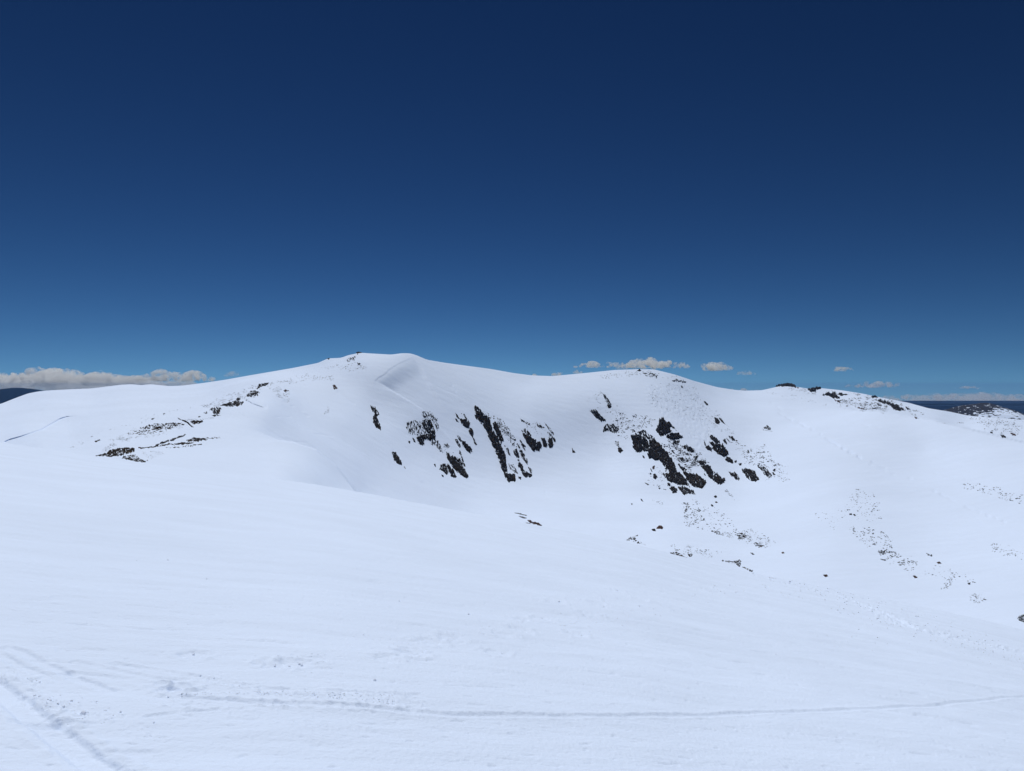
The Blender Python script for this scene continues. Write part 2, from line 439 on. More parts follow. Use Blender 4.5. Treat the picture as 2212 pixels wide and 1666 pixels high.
TRACKS = [  # picture polyline, half width m, depth m, crumble
    (ZA([(590, 718), (900, 745), (1300, 775), (1900, 800), (2080, 818)]) + Z9([(200, 574), (600, 579), (1200, 568), (1700, 549), (2050, 523), (2212, 510), (2400, 497)]), 0.055, 0.045, 0.12),
    (ZA([(0, 485), (100, 512), (200, 560), (300, 600), (400, 645), (500, 680), (600, 716)]), 0.06, 0.045, 0.1),
    (ZA([(-80, 640), (0, 700), (100, 785), (220, 880), (300, 935), (450, 1045), (600, 1140), (700, 1210)]), 0.11, 0.085, 0.05),
    (ZA([(360, 556), (500, 580), (650, 610), (800, 640), (1000, 655)]), 0.05, 0.030, 0.2),
    (ZA([(560, 562), (700, 580), (830, 600), (1000, 632), (1160, 668), (1400, 700), (1900, 725), (2212, 745)]), 0.05, 0.03, 0.5),
    (ZA([(740, 852), (900, 832), (1000, 822), (1150, 815)]), 0.03, 0.025, 0.1),
    (Z9([(150, 470), (250, 468), (380, 472)]), 0.03, 0.02, 0.4),
    (ZA([(0, 530), (120, 590), (250, 640)]), 0.05, 0.03, 0.2),
    (Z7A([(100, 625), (400, 690), (600, 735), (900, 810), (1150, 905), (1300, 965), (1450, 1040), (1700, 1100), (2212, 1190)]), 0.22, 0.22, 0.6),
    (Z7A([(700, 750), (1000, 815), (1300, 870), (1500, 915), (1800, 975), (2212, 1070)]), 0.28, 0.26, 0.2),
    (Z7A([(980, 870), (1200, 940), (1400, 990)]), 0.18, 0.18, 0.3),
]
TR_W = [(wpl(t[0]), t[1], t[2], t[3]) for t in TRACKS]
CRUMB = [  # polyline, radius m, amplitude m
    (ZA([(950, 735), (1300, 760), (1600, 755), (2040, 770)]), 0.32, 0.040),
    (ZA([(140, 745), (300, 800), (430, 830), (560, 850)]), 0.12, 0.035),
    (ZA([(0, 600), (80, 640), (200, 665)]), 0.14, 0.035),
    (ZA([(700, 920), (850, 940)]), 0.08, 0.02),
    (ZA([(1500, 870), (1850, 900)]), 0.10, 0.018),
    (ZA([(1100, 650), (1280, 690)]), 0.13, 0.04),
    (Z7A([(150, 640), (460, 700), (600, 730), (900, 795)]), 0.9, 0.34),
    (Z7A([(940, 800), (1100, 880), (1300, 965), (1420, 1030)]), 0.9, 0.28),
    (Z7A([(1640, 1070), (1740, 1100), (1980, 1160), (2212, 1200)]), 0.7, 0.28),
    (Z7A([(0, 765), (200, 790), (400, 795), (560, 790)]), 0.9, 0.06),
    (Z9([(500, 172), (720, 175), (850, 165), (1080, 135), (1200, 140)]), 0.6, 0.03),
]
CR_W = [(wpl(t[0]), t[1], t[2]) for t in CRUMB]
PITS = [(x, y, r, d) for (x, y), r, d in
        [(p, 0.22, 0.06) for p in ZA([(1420, 570), (1540, 562)])] + [(p, 0.14, 0.05) for p in ZA([(1650, 548)])] + [(p, 0.17, 0.08) for p in ZA([(880, 692), (935, 680)])] +
        [(p, 0.20, 0.06) for p in ZA([(2000, 548), (2150, 512), (1000, 520)])] +
        [(p, 0.26, 0.07) for p in Z9([(30, 352), (95, 307), (180, 295), (360, 285), (420, 268), (335, 350), (430, 232), (500, 229), (620, 286)])] +
        [(p, 0.35, 0.08) for p in Z9([(660, 215), (700, 182), (545, 173), (850, 168), (1080, 135), (1190, 152), (760, 138)])]]
P_W = []
for x, y, r, d in PITS:
    X_, Y_ = fg_xy(x, y); P_W.append((float(X_), float(Y_), r * 0.6, d))

def fg_disp(x, y):
    ca, sa = math.cos(0.35), math.sin(0.35)
    u = x * ca + y * sa; v = -x * sa + y * ca
    far = np.clip(y / 60, 0, 1)
    z = 0.10 * fbm(x / 14, y / 14, 2, 51) * (0.4 + far)
    z += 0.032 * fbm(u / 2.6, v / 0.9, 3, 52) * (1 + far)
    z += 0.008 * fbm(u / 0.55, v / 0.16, 3, 53)
    # wind-carved scoops, sparse
    sc = fbm(u / 0.9, v / 0.28, 3, 54)
    z -= 0.012 * sstep(0.30, 0.55, sc) * sstep(-0.1, 0.3, fbm(x / 6, y / 6, 2, 55))
    # fine chips and pocks in the crust
    z -= 0.007 * sstep(0.34, 0.6, fbm(u / 0.16, v / 0.07, 2, 56)) + 0.016 * sstep(0.36, 0.6, fbm(u / 0.7, v / 0.25, 2, 57)) * sstep(-.2, .3, fbm(x / 3, y / 3, 2, 58))
    for pl, hw, dp, cr in TR_W:
        hw = hw * 0.85
        a_ = np.array(pl)
        m = (x > a_[:, 0].min() - 1.5) & (x < a_[:, 0].max() + 1.5) & (y > a_[:, 1].min() - 1.5) & (y < a_[:, 1].max() + 1.5)
        if not m.any(): continue
        xm, ym = x[m], y[m]
        sd, t = poly_sd(xm, ym, pl)
        sd = sd + 0.008 * noise2(xm / 0.25, ym / 0.25, 61)
        fade = sstep(0, 0.03, t) * sstep(0, 0.04, 1 - t)
        q = np.abs(sd) / hw
        g = -dp * (1 - sstep(0.5, 1.05, q)) + 0.5 * dp * np.exp(-((q - 1.45) / 0.35) ** 2) * (0.7 + 0.6 * noise2(xm / 0.07, ym / 0.07, 62))
        g += cr * dp * (1 - sstep(1.0, 3.2, q)) * np.clip(fbm(xm / 0.06, ym / 0.06, 2, 63), -.2, 1) * 1.3
        z[m] += 0.30 * g * fade
    for pl, r, am in CR_W:
        a_ = np.array(pl)
        m = (x > a_[:, 0].min() - 3 * r) & (x < a_[:, 0].max() + 3 * r) & (y > a_[:, 1].min() - 3 * r) & (y < a_[:, 1].max() + 3 * r)
        if not m.any(): continue
        xm, ym = x[m], y[m]
        sd, t = poly_sd(xm, ym, pl)
        k = np.exp(-(sd / r) ** 2)
        s_ = max(0.05, r * 0.22)
        n = fbm(xm / s_, ym / s_, 3, 71)
        z[m] += 0.17 * am * np.where(n > 0.02, sstep(0.02, 0.35, n), 0.4 * n) * sstep(0.25, 0.8, k + 0.5 * noise2(xm / (3 * s_), ym / (3 * s_), 72))
    for px_, py_, r, d in P_W:
        m = (np.abs(x - px_) < 4 * r) & (np.abs(y - py_) < 4 * r)
        if not m.any(): continue
        xm, ym = x[m] - px_, y[m] - py_
        q = np.sqrt(xm ** 2 + (ym * 0.9) ** 2) / r + 0.35 * noise2(x[m] / (r * .6), y[m] / (r * .6), 73)
        z[m] += 0.22 * -d * (1 - sstep(0.5, 1.0, q)) + 0.12 * d * np.exp(-((q - 1.35) / 0.35) ** 2) * (0.6 + 1.5 * noise2(x[m] / .09, y[m] / .09, 74))
    return z

tx_d = np.linspace(-0.76, 0.76, 1180)
tx_l = -0.76 - np.geomspace(0.004, 2.4, 70)[::-1]; tx_r = 0.76 + np.geomspace(0.004, 2.4, 70)
txs = np.concatenate([tx_l, tx_d, tx_r])
s_col = fg_s(txs)
near_u = np.geomspace(3.2, 0.62, 26)[:-1]
dense_u = U0 + (0.62 - U0) * (np.linspace(1, 0, 640) ** 1.12)
us = np.concatenate([near_u, dense_u])
Dn = (us - np.sqrt(np.maximum(us * us - U0 * U0, 0))) / (2 * Cc)
Df = Dn[-1] * np.geomspace(1.01, 7.0, 50)
Ds = np.concatenate([Dn, Df])
GX = txs[None, :] * Ds[:, None]; GY = np.broadcast_to(Ds[:, None], GX.shape).copy()
GZ = -H0 - s_col[None, :] * Ds[:, None] - Cc * Ds[:, None] ** 2
disp = fg_disp(GX.ravel(), GY.ravel()).reshape(GX.shape)
GZ = GZ + disp
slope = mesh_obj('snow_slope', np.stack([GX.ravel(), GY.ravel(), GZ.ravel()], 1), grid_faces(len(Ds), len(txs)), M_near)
tag(slope, kind='structure')
# the ground the photographer stands on, continuing behind the camera
gx, gy = np.meshgrid(np.linspace(-80, 80, 60), np.linspace(-80, 0.9, 40))
gz = -H0 - 0.03 - 0.19 * gx - 0.19 * gy * (gy > 0) - 0.1 * gy * (gy < 0)
m_ = gy > -2
sk = mesh_obj('ground', np.stack([gx.ravel(), gy.ravel(), gz.ravel()], 1), grid_faces(*gx.shape), M_near)
tag(sk, kind='structure')

# ---------------------------------------------------------------- far country
def forest_mat(name, c0, c1, sc):
    m, nt, b = new_mat(name)
    b.inputs['Roughness'].default_value = 1.0; b.inputs['Specular IOR Level'].default_value = 0.0
    g = nt.nodes.new('ShaderNodeNewGeometry'); n = nt.nodes.new('ShaderNodeTexNoise')
    n.inputs['Scale'].default_value = sc; n.inputs['Detail'].default_value = 6
    cr = nt.nodes.new('ShaderNodeValToRGB'); cr.color_ramp.elements[0].position = .35; cr.color_ramp.elements[1].position = .65
    cr.color_ramp.elements[0].color = c0 + (1,); cr.color_ramp.elements[1].color = c1 + (1,)
    nt.links.new(g.outputs['Position'], n.inputs['Vector']); nt.links.new(n.outputs['Fac'], cr.inputs['Fac']); nt.links.new(cr.outputs[0], b.inputs['Base Color'])
    return m
M_forest = forest_mat('forest', (0.004, 0.010, 0.028), (0.010, 0.020, 0.045), 0.0015)
DIP = 0.0252; PH = 290.0; DH = 2 * PH / DIP; RE = DH / DIP
Dp = np.concatenate([np.linspace(10, 3000, 12), np.linspace(3300, DH * 1.08, 150)])
tp = np.linspace(-1.15, 1.15, 420)
PX = tp[None, :] * Dp[:, None]; PY = np.broadcast_to(Dp[:, None], PX.shape)
rad2 = PY ** 2
PZ = -PH - rad2 / (2 * RE) + 45 * fbm(PX / 2600, PY / 1500, 4, 81) * sstep(2500, 7000, PY) * (1 - 0.6 * sstep(9000, 20000, PY))
PZ = PZ + 95 * np.exp(-((PX - 6700 * .74) / 1500) ** 2 - ((PY - 8200) / 500) ** 2)
plain = mesh_obj('plain', np.stack([PX.ravel(), PY.ravel(), PZ.ravel()], 1), grid_faces(len(Dp), len(tp)), M_forest)
tag(plain, kind='structure')
# far hill on the left, behind the ridge
def far_hill(name, x0, x1, D, prof, depth, mat, amp=6, seed=5):
    """a hill whose crest line follows prof (full-res pixels) at distance D"""
    n = 160; k = 40
    px = np.linspace(x0, x1, n)
    cy = smooth_interp(px, np.array([p[0] for p in prof], float), np.array([p[1] for p in prof], float), 12)
    zc = (1536 - cy) / FPX * D
    tt = np.linspace(-1, 1, k)
    prof_v = (1 - np.abs(tt) ** 1.5)
    base = -PH - 60
    XX_ = ((px - 2040) / FPX * D)[None, :] * np.ones((k, 1))
    YY_ = D + tt[:, None] * depth + 0 * XX_
    ZZ_ = base + (zc[None, :] - base) * prof_v[:, None]
    ZZ_ = ZZ_ + amp * fbm(XX_ / 160, YY_ / 160, 4, seed) * np.clip(prof_v[:, None] * 2, 0, 1)
    o = mesh_obj(name, np.stack([XX_.ravel(), YY_.ravel(), ZZ_.ravel()], 1), grid_faces(k, n), mat)
    return o
tag(far_hill('hills', -900, 340, 9000, [(-900, 1600), (-300, 1575), (0, 1552), (60, 1544), (100, 1547), (160, 1557), (230, 1580), (340, 1640)], 1400, M_forest, 10), kind='structure')
tag(far_hill('hills', 3560, 4400, 9000, [(3560, 1640), (3620, 1628), (3700, 1626), (3770, 1628), (3830, 1640), (3950, 1650), (4010, 1650), (4080, 1640), (4200, 1630), (4400, 1650)], 1200, M_forest, 8, 6), kind='structure')
tag(far_hill('hills', 3500, 4700, 15000, [(3500, 1618), (3640, 1616), (3720, 1620), (3900, 1626), (4000, 1628), (4080, 1632), (4200, 1626), (4400, 1622), (4700, 1630)], 1200, M_forest, 8, 8), kind='structure')

# snowy, rock-studded mountain on the right
m, nt, b = new_mat('rocky_snow')
b.inputs['Roughness'].default_value = 0.9; b.inputs['Specular IOR Level'].default_value = 0.1
g = nt.nodes.new('ShaderNodeNewGeometry')
mp = nt.nodes.new('ShaderNodeMapping'); mp.inputs['Scale'].default_value = (1, 1, 1.8); mp.inputs['Rotation'].default_value = (0, 0.35, 0)
n1 = nt.nodes.new('ShaderNodeTexNoise'); n1.inputs['Scale'].default_value = 0.055; n1.inputs['Detail'].default_value = 6; n1.inputs['Roughness'].default_value = 0.65
nt.links.new(g.outputs['Position'], mp.inputs[0]); nt.links.new(mp.outputs[0], n1.inputs['Vector'])
at = nt.nodes.new('ShaderNodeAttribute'); at.attribute_name = 'rocky'
ad = nt.nodes.new('ShaderNodeMath'); ad.operation = 'ADD'
nt.links.new(n1.outputs['Fac'], ad.inputs[0]); nt.links.new(at.outputs['Fac'], ad.inputs[1])
cr = nt.nodes.new('ShaderNodeValToRGB'); cr.color_ramp.elements[0].position = .555; cr.color_ramp.elements[1].position = .585
cr.color_ramp.elements[0].color = SNOW + (1,); cr.color_ramp.elements[1].color = (0.022, 0.022, 0.028, 1)
nt.links.new(ad.outputs[0], cr.inputs[0]); nt.links.new(cr.outputs[0], b.inputs['Base Color'])
M_rsnow = m
Z7 = lambda l: [(3550 + x * .2396, 1500 + y * .2396) for x, y in l]
prof = Z7([(700, 720), (920, 600), (1000, 570), (1090, 510), (1190, 480), (1350, 465), (1430, 450), (1500, 435), (1600, 436), (1700, 460), (1780, 490), (1880, 515), (1960, 545), (2070, 595), (2200, 628), (2600, 700), (3200, 740)])
prof = [(3640, 1720), (3700, 1690)] + prof[1:]
n = 340; k = 90; Dm = 3300.0
px = np.linspace(3700, 4400, n); cy = smooth_interp(px, np.array([p[0] for p in prof]), np.array([p[1] for p in prof]), 4)
zc = (1536 - cy) / FPX * Dm
tt = np.linspace(-1, 1, k)
XX_ = ((px - 2040) / FPX * Dm)[None, :] * np.ones((k, 1)); YY_ = Dm + tt[:, None] * 620 + 0 * XX_
base = -330.0
ZZ_ = base + (zc[None, :] - base) * (1 - np.abs(tt[:, None]) ** 1.35) + 0 * XX_
ZZ_ += (7 * fbm(XX_ / 70, YY_ / 70, 4, 91) + 2.0 * fbm(XX_ / 14, YY_ / 14, 3, 92)) * (0.35 + sstep(0, .2, np.abs(tt[:, None])))
hill = mesh_obj('snowy_hill', np.stack([XX_.ravel(), YY_.ravel(), ZZ_.ravel()], 1), grid_faces(k, n), M_rsnow)
tag(hill, kind='structure')
at_ = hill.data.attributes.new('rocky', 'FLOAT', 'POINT')
hh = (zc[None, :] - ZZ_) ; rk = 0.19 - 0.19 * sstep(2, 48, hh) + 0.05 * sstep(0.62 * Dm, 0.58 * Dm, XX_) + 0.04 * fbm(XX_ / 90, YY_ / 90, 2, 95)
at_.data.foreach_set('value', rk.ravel().astype(np.float32))
#ROCKS
# ---------------------------------------------------------------- rock outcrops
ZT = {'2': (1580, 1600, 400 / 1904), '3': (1850, 1580, 400 / 1801), '4': (2450, 1640, 400 / 1904), '5': (2750, 1550, 400 / 1666), '6': (3050, 1500, 700 / 2212), '7': (3550, 1500, 530 / 2212),
      '8': (380, 1600, 620 / 2212), 'B': (800, 1350, .40687), 'C': (2200, 1400, 1000 / 2212), 'L': (1900, 1950, 1100 / 2212), 'R': (2800, 1900, 1280 / 2212), 'E': (2900, 1400, 1180 / 2212), 'A': (0, 1350, .40687)}
def zp(k, l):
    ox, oy, s = ZT[k]
    return [(ox + x * s, oy + y * s) for x, y in l]

def surf(x, y):
    X, Y, Z = terrain(x, y)
    return np.stack([X, Y, Z], -1)

def outcrop(k, pts, cover=1.0, amp=1.3, slant=(0.42, 0.91), mat=None, seed=0, stretch=3.2, step=None):
    pl = np.array(zp(k, pts))
    cx, cy = pl.mean(0)
    x0, y0 = pl.min(0) - 5; x1, y1 = pl.max(0) + 5
    area = (x1 - x0) * (y1 - y0)
    st = step or float(np.clip(math.sqrt(area / 9000.0), 0.55, 1.6))
    gx, gy = np.meshgrid(np.arange(x0, x1 + st, st), np.arange(y0, y1 + st, st))
    P = surf(gx, gy)
    e_ = 1.5
    N = np.cross(surf(gx + e_, gy) - P, surf(gx, gy - e_) - P)
    N /= np.linalg.norm(N, axis=-1, keepdims=True)
    N = N * np.sign(N[..., 2:3])
    sl = np.array(slant) / np.hypot(*slant)
    u = (gx * sl[0] + gy * sl[1]); w = (-gx * sl[1] + gy * sl[0])
    sd = in_poly_sd(gx, gy, list(map(tuple, pl)))
    size = math.sqrt(max(abs(0.5 * np.sum(pl[:, 0] * np.roll(pl[:, 1], -1) - pl[:, 1] * np.roll(pl[:, 0], -1))), 4))
    jag = min(3.8, size * 0.13)
    n1 = fbm(u / (4.5 * stretch), w / 4.5, 3, 100 + seed)
    n2 = fbm(u / (1.8 * stretch), w / 1.8, 3, 200 + seed)
    n3 = fbm(gx / 6.0, gy / 2.2, 3, 300 + seed)
    sdj = sd + jag * (n1 * 1.5 + n2 * 0.35)
    edge = np.clip(sdj / 2.2, -1.5, 1.0)
    if cover < 0.995:
        nn = 0.75 * n1 + 0.55 * n2 + 0.45 * n3
        thr = np.quantile(nn[sd > 0], 1 - cover) if (sd > 0).any() else 0
        val = np.minimum(edge, (nn - thr) * 5.0)
    else:
        val = edge
    # a few snow-filled cracks even in solid rock
    if size > 12: val = np.minimum(val, (fbm(u / 22.0, w / 5.0, 2, 470 + seed) + 0.42) * 8)
    cr_ = np.abs(fbm(u / 34.0, w / 9.0, 2, 400 + seed))
    if size > 9:
        pk = fbm(u / 24.0, w / 2.6, 3, 450 + seed)
        rel = np.clip((gy - pl[:, 1].min()) / (pl[:, 1].max() - pl[:, 1].min()), 0, 1)
        # position across the sloping top edge: high ground is snowed over, the foot is bare
        ins = sd > 0
        val = np.minimum(val, (pk + 0.16 + 0.75 * rel + 0.9 * np.clip(1 - sd / 9, 0, 1) * rel) * 6)
    val = np.where((cr_ < 0.040) & (size > 18), np.minimum(val, -0.25), val)
    h = amp * np.clip(val, -0.8, 1) * (0.75 + 0.7 * (n1 - n1.min())) + np.where(val > 0, amp * 0.55 * n2 + amp * 0.5 * np.abs(n3), 0)
    mpp = P[..., 1] / FPX
    Q = P + N * (h * np.clip(mpp / 0.33, 0.35, 1.6))[..., None]
    keep = val > -0.55
    F = grid_faces(*gx.shape)[:, ::-1]
    F = F[keep.ravel()[F].any(1)]
    if len(F) == 0: return None
    used = np.unique(F); rm = np.full(gx.size, -1); rm[used] = np.arange(len(used))
    Vv = Q.reshape(-1, 3)[used]
    o0 = surf(np.array([cx]), np.array([cy]))[0]
    ob = mesh_obj('rock_outcrop', Vv - o0, rm[F], mat or M_rock, smooth=False)
    ob.location = o0
    return ob

ST2 = (0.40, 0.92); ST3 = (0.42, 0.9); ST4 = (0.55, 0.83); STH = (0.99, 0.04)
OUT = [
 # key, polygon, cover, amp, slant, material, label, group
 ('2', [(190, 400), (350, 360), (480, 400), (560, 430), (600, 560), (480, 640), (330, 630), (230, 600), (190, 490)], .26, .9, ST2, 0, 'faint brownish speckled rock patch at the left end of the left headwall rocks'),
 ('2', [(490, 360), (560, 335), (640, 345), (700, 480), (740, 600), (720, 700), (640, 650), (560, 560), (500, 500)], .58, 1.1, ST2, 0, 'broken dark rock patch showing through snow above the comb-shaped rock'),
 ('2', [(370, 690), (430, 640), (560, 620), (720, 600), (735, 700), (650, 745), (560, 725), (500, 745), (520, 825), (430, 810)], .74, 1.2, ST2, 0, 'comb-shaped row of short dark rock teeth on the left of the headwall'),
 ('2', [(300, 690), (350, 720), (360, 780), (325, 760)], .8, .8, ST2, 0, 'small slanting rock just left of the comb-shaped rock row'),
 ('2', [(215, 745), (260, 750), (255, 800), (230, 800)], .7, .6, ST2, 0, 'tiny rock left of and below the comb-shaped rock row'),
 ('2', [(500, 150), (560, 200), (650, 195), (760, 330), (805, 520), (770, 550), (720, 390), (640, 320), (560, 320), (480, 290)], .28, .8, ST2, 0, 'thin snow-streaked rock spikes at the top of the left headwall rocks'),
 ('2', [(650, 810), (690, 690), (790, 740), (840, 830), (870, 940), (840, 960), (780, 880), (740, 830)], .42, .8, ST2, 0, 'trail of broken rock bits running down from the comb-shaped rock'),
 ('2', [(890, 800), (960, 790), (1000, 870), (930, 880)], .35, .6, ST2, 0, 'faint stony patch above the long dark lens-shaped rock'),
 ('2', [(940, 950), (990, 980), (1020, 1040), (1060, 1040), (1110, 1110), (1190, 1200), (1290, 1290), (1340, 1390), (1355, 1425), (1320, 1460), (1230, 1400), (1130, 1330), (1060, 1240), (990, 1140), (955, 1030)], .995, 1.5, ST2, 0, 'long solid black lens-shaped rock low on the left headwall'),
 ('2', [(1080, 1040), (1190, 1080), (1250, 1170), (1270, 1290), (1190, 1200), (1110, 1130)], .55, 1.0, ST2, 0, 'streaky rock on the upper right side of the long lens-shaped rock'),
 ('2', [(1195, 925), (1240, 1030), (1290, 1180), (1312, 1245), (1270, 1210), (1235, 1090), (1190, 980)], .8, .9, ST2, 0, 'thin rock streak right of the long lens-shaped rock'),
 ('2', [(805, 1290), (850, 1190), (930, 1180), (960, 1270), (980, 1385), (940, 1385), (880, 1320)], .72, 1.1, ST2, 0, 'ragged dark rock left of the long lens-shaped rock'),
 ('2', [(955, 1175), (1010, 1230), (1085, 1330), (1085, 1440), (1040, 1425), (1000, 1350), (962, 1270)], .9, 1.2, ST2, 0, 'pointed black rock tucked under the left edge of the lens-shaped rock'),
 ('2', [(1088, 1305), (1135, 1430), (1110, 1455), (1085, 1420)], .995, 1.0, ST2, 0, 'small black tooth of rock below the long lens-shaped rock'),
 ('2', [(705, 1190), (735, 1185), (750, 1245), (720, 1230)], .9, .7, ST2, 0, 'small rock bit at the left end of the ragged rocks'),
 ('2', [(848, 1385), (885, 1400), (900, 1442), (862, 1425)], .995, .8, ST2, 0, 'lone small rock below the ragged rocks on the left headwall'),
 ('2', [(1195, 335), (1270, 350), (1310, 340), (1375, 420), (1375, 480), (1355, 518), (1280, 465), (1230, 410)], .995, 1.3, ST2, 0, 'black leaf-shaped rock high on the left headwall'),
 ('2', [(1115, 215), (1160, 260), (1195, 330), (1165, 325), (1130, 275)], .995, .9, ST2, 0, 'narrow rock sliver above the leaf-shaped rock'),
 ('2', [(1095, 305), (1140, 330), (1182, 395), (1135, 375)], .85, .8, ST2, 0, 'small rock left of the leaf-shaped rock'),
 ('2', [(1235, 230), (1280, 240), (1360, 350), (1405, 470), (1370, 440), (1320, 330)], .42, .7, ST2, 0, 'snow-dusted streak along the right of the leaf-shaped rock'),
 ('2', [(1375, 490), (1450, 545), (1460, 600), (1450, 695), (1400, 640), (1368, 580)], .93, 1.1, ST2, 0, 'rounded dark rock just below the leaf-shaped rock'),
 ('2', [(1450, 690), (1480, 720), (1522, 820), (1505, 835), (1470, 780)], .85, .8, ST2, 0, 'thin tail of rock at the bottom of the upper left rock string'),
 ('2', [(1230, 740), (1280, 770), (1340, 830), (1410, 885), (1428, 940), (1392, 988), (1330, 930), (1270, 850)], .995, 1.3, ST2, 0, 'smooth black wedge of rock between the leaf-shaped rock and the lens-shaped rock'),
 ('2', [(1145, 640), (1190, 655), (1255, 740), (1225, 775), (1180, 725)], .5, .8, ST2, 0, 'grey half-buried slab at the top of the smooth black wedge'),
 ('2', [(1150, 720), (1212, 820), (1207, 888), (1160, 830), (1110, 720)], .6, .8, ST2, 0, 'streaky rock left of the smooth black wedge'),
 ('3', [(160, 170), (225, 178), (265, 220), (330, 290), (440, 390), (475, 520), (545, 680), (620, 780), (655, 880), (705, 1000), (740, 1080), (745, 1200), (765, 1340), (705, 1350), (655, 1280), (615, 1120), (560, 1000), (520, 900), (495, 860), (425, 700), (375, 590), (300, 480), (240, 420), (205, 300)], .84, 1.6, ST3, 0, 'longest black rock rib, running down the middle of the headwall'),
 ('3', [(510, 470), (545, 450), (590, 500), (645, 650), (705, 790), (660, 840), (590, 700), (520, 570)], .995, 1.3, ST3, 0, 'dark rock stripe along the right edge of the longest rib'),
 ('3', [(700, 1345), (780, 1400), (900, 1395), (928, 1500), (900, 1532), (850, 1520), (800, 1548), (740, 1460)], .97, 1.5, ST3, 0, 'blunt black rock foot at the bottom of the longest rib'),
 ('3', [(330, 250), (520, 345), (690, 430), (780, 560), (900, 720), (985, 860), (960, 905), (860, 900), (790, 720), (700, 700), (620, 560), (570, 470), (450, 390)], .22, .7, ST3, 1, 'snow slab sprinkled with rock to the right of the longest rib'),
 ('3', [(720, 880), (780, 930), (850, 1080), (800, 1040), (740, 950)], .45, .8, ST3, 0, 'short faint rock streak beside the middle of the longest rib'),
 ('3', [(955, 860), (1050, 1000), (1120, 1130), (1145, 1245), (1080, 1160), (1000, 1020)], .62, .9, ST3, 0, 'thin slanting rock streak at the right of the central rock group'),
 ('3', [(880, 975), (940, 935), (960, 1010), (985, 1100), (950, 1105), (905, 1050)], .9, 1.1, ST3, 0, 'small black rock hook in the snow between the two central ribs'),
 ('3', [(950, 1120), (985, 1130), (990, 1165), (960, 1150)], .9, .6, ST3, 0, 'tiny rock below the black rock hook'),
 ('3', [(965, 1175), (1040, 1220), (1060, 1310), (1130, 1360), (1145, 1435), (1100, 1452), (1040, 1400), (1010, 1320), (970, 1240)], .94, 1.2, ST3, 0, 'black boot-shaped rock at the foot of the right central rib'),
 ('3', [(1138, 1375), (1190, 1385), (1228, 1410), (1180, 1455), (1140, 1435)], .995, 1.0, ST3, 0, 'rounded toe of rock beside the boot-shaped rock'),
 ('3', [(1150, 1255), (1200, 1305), (1240, 1380), (1190, 1370), (1140, 1310)], .5, .7, ST3, 0, 'speckled rock above the toe of the boot-shaped rock'),
 ('3', [(965, 1425), (1020, 1450), (1015, 1495), (980, 1475)], .93, .8, ST3, 0, 'small black rock between the blunt foot and the boot-shaped rock'),
 ('3', [(880, 1260), (920, 1290), (960, 1385), (925, 1375)], .9, .8, ST3, 0, 'thin black rock streak above the blunt foot'),
 ('3', [(790, 1210), (890, 1220), (910, 1370), (800, 1320)], .28, .6, ST3, 0, 'speckled rock above the blunt black foot'),
 ('3', [(180, 325), (215, 340), (243, 428), (205, 400)], .93, .8, ST3, 0, 'small black rock left of the top of the longest rib'),
 ('3', [(1020, 610), (1090, 690), (1180, 725), (1270, 790), (1300, 920), (1250, 978), (1200, 950), (1120, 830), (1060, 700)], .97, 1.6, ST3, 0, 'large black claw-shaped rock at the right of the headwall'),
 ('3', [(1290, 820), (1350, 805), (1398, 900), (1330, 978), (1265, 955), (1300, 905)], .995, 1.4, ST3, 0, 'round-bottomed black rock beside the large claw'),
 ('3', [(1380, 745), (1440, 745), (1480, 860), (1465, 912), (1420, 905)], .93, 1.1, ST3, 0, 'narrow upright black rock in the middle of the claw group'),
 ('3', [(1500, 745), (1570, 755), (1602, 850), (1592, 900), (1540, 928), (1500, 860)], .995, 1.3, ST3, 0, 'second largest black lobe at the right of the claw group'),
 ('3', [(1563, 700), (1612, 740), (1638, 800), (1612, 812)], .995, .9, ST3, 0, 'rightmost small black rock of the claw group'),
 ('3', [(1270, 475), (1350, 500), (1440, 560), (1400, 575), (1290, 530)], .5, .7, ST3, 0, 'speckled rock streak above the claw group'),
 ('3', [(1440, 465), (1500, 530), (1590, 620), (1600, 680), (1560, 640), (1490, 560)], .33, .6, ST3, 0, 'thin faint rock streak above the right side of the claw group'),
 ('3', [(1005, 395), (1060, 425), (1070, 460), (1025, 445)], .85, .7, ST3, 0, 'small rock knob at the top of the claw group'),
 ('3', [(1060, 430), (1180, 480), (1170, 510), (1080, 480)], .4, .6, ST3, 0, 'faint stony patch right of the small knob above the claws'),
 ('3', [(995, 780), (1050, 840), (1100, 905), (1065, 905), (1095, 975), (1045, 920)], .82, .9, ST3, 0, 'paired thin rock streaks left of the large claw'),
 ('3', [(1490, 620), (1590, 640), (1600, 690), (1550, 720), (1490, 690)], .3, .5, ST3, 0, 'speckled snow just above the right lobes of the claw group'),
 ('3', [(1040, 560), (1130, 600), (1215, 700), (1150, 705), (1090, 650)], .58, .9, ST3, 0, 'broken rock along the upper edge of the large claw'),
 ('4', [(845, 140), (920, 128), (965, 190), (1030, 215), (1085, 260), (1030, 310), (1080, 372), (960, 440), (872, 478), (800, 400), (778, 360), (830, 240)], .92, 1.7, ST4, 0, 'black pyramid-shaped rock standing above the right-hand cliff'),
 ('4', [(1060, 240), (1130, 310), (1200, 365), (1150, 360), (1070, 300)], .35, .7, ST4, 0, 'snow-dusted fin on the right of the pyramid-shaped rock'),
 ('4', [(960, 470), (1080, 412), (1190, 412), (1290, 492), (1200, 525), (1030, 532)], .96, 1.4, (0.9, 0.4), 0, 'flat-topped black rock just below the pyramid-shaped rock'),
 ('4', [(1088, 605), (1120, 540), (1230, 555), (1215, 590), (1110, 625)], .72, 1.0, ST4, 0, 'small broken rock under the flat-topped black rock'),
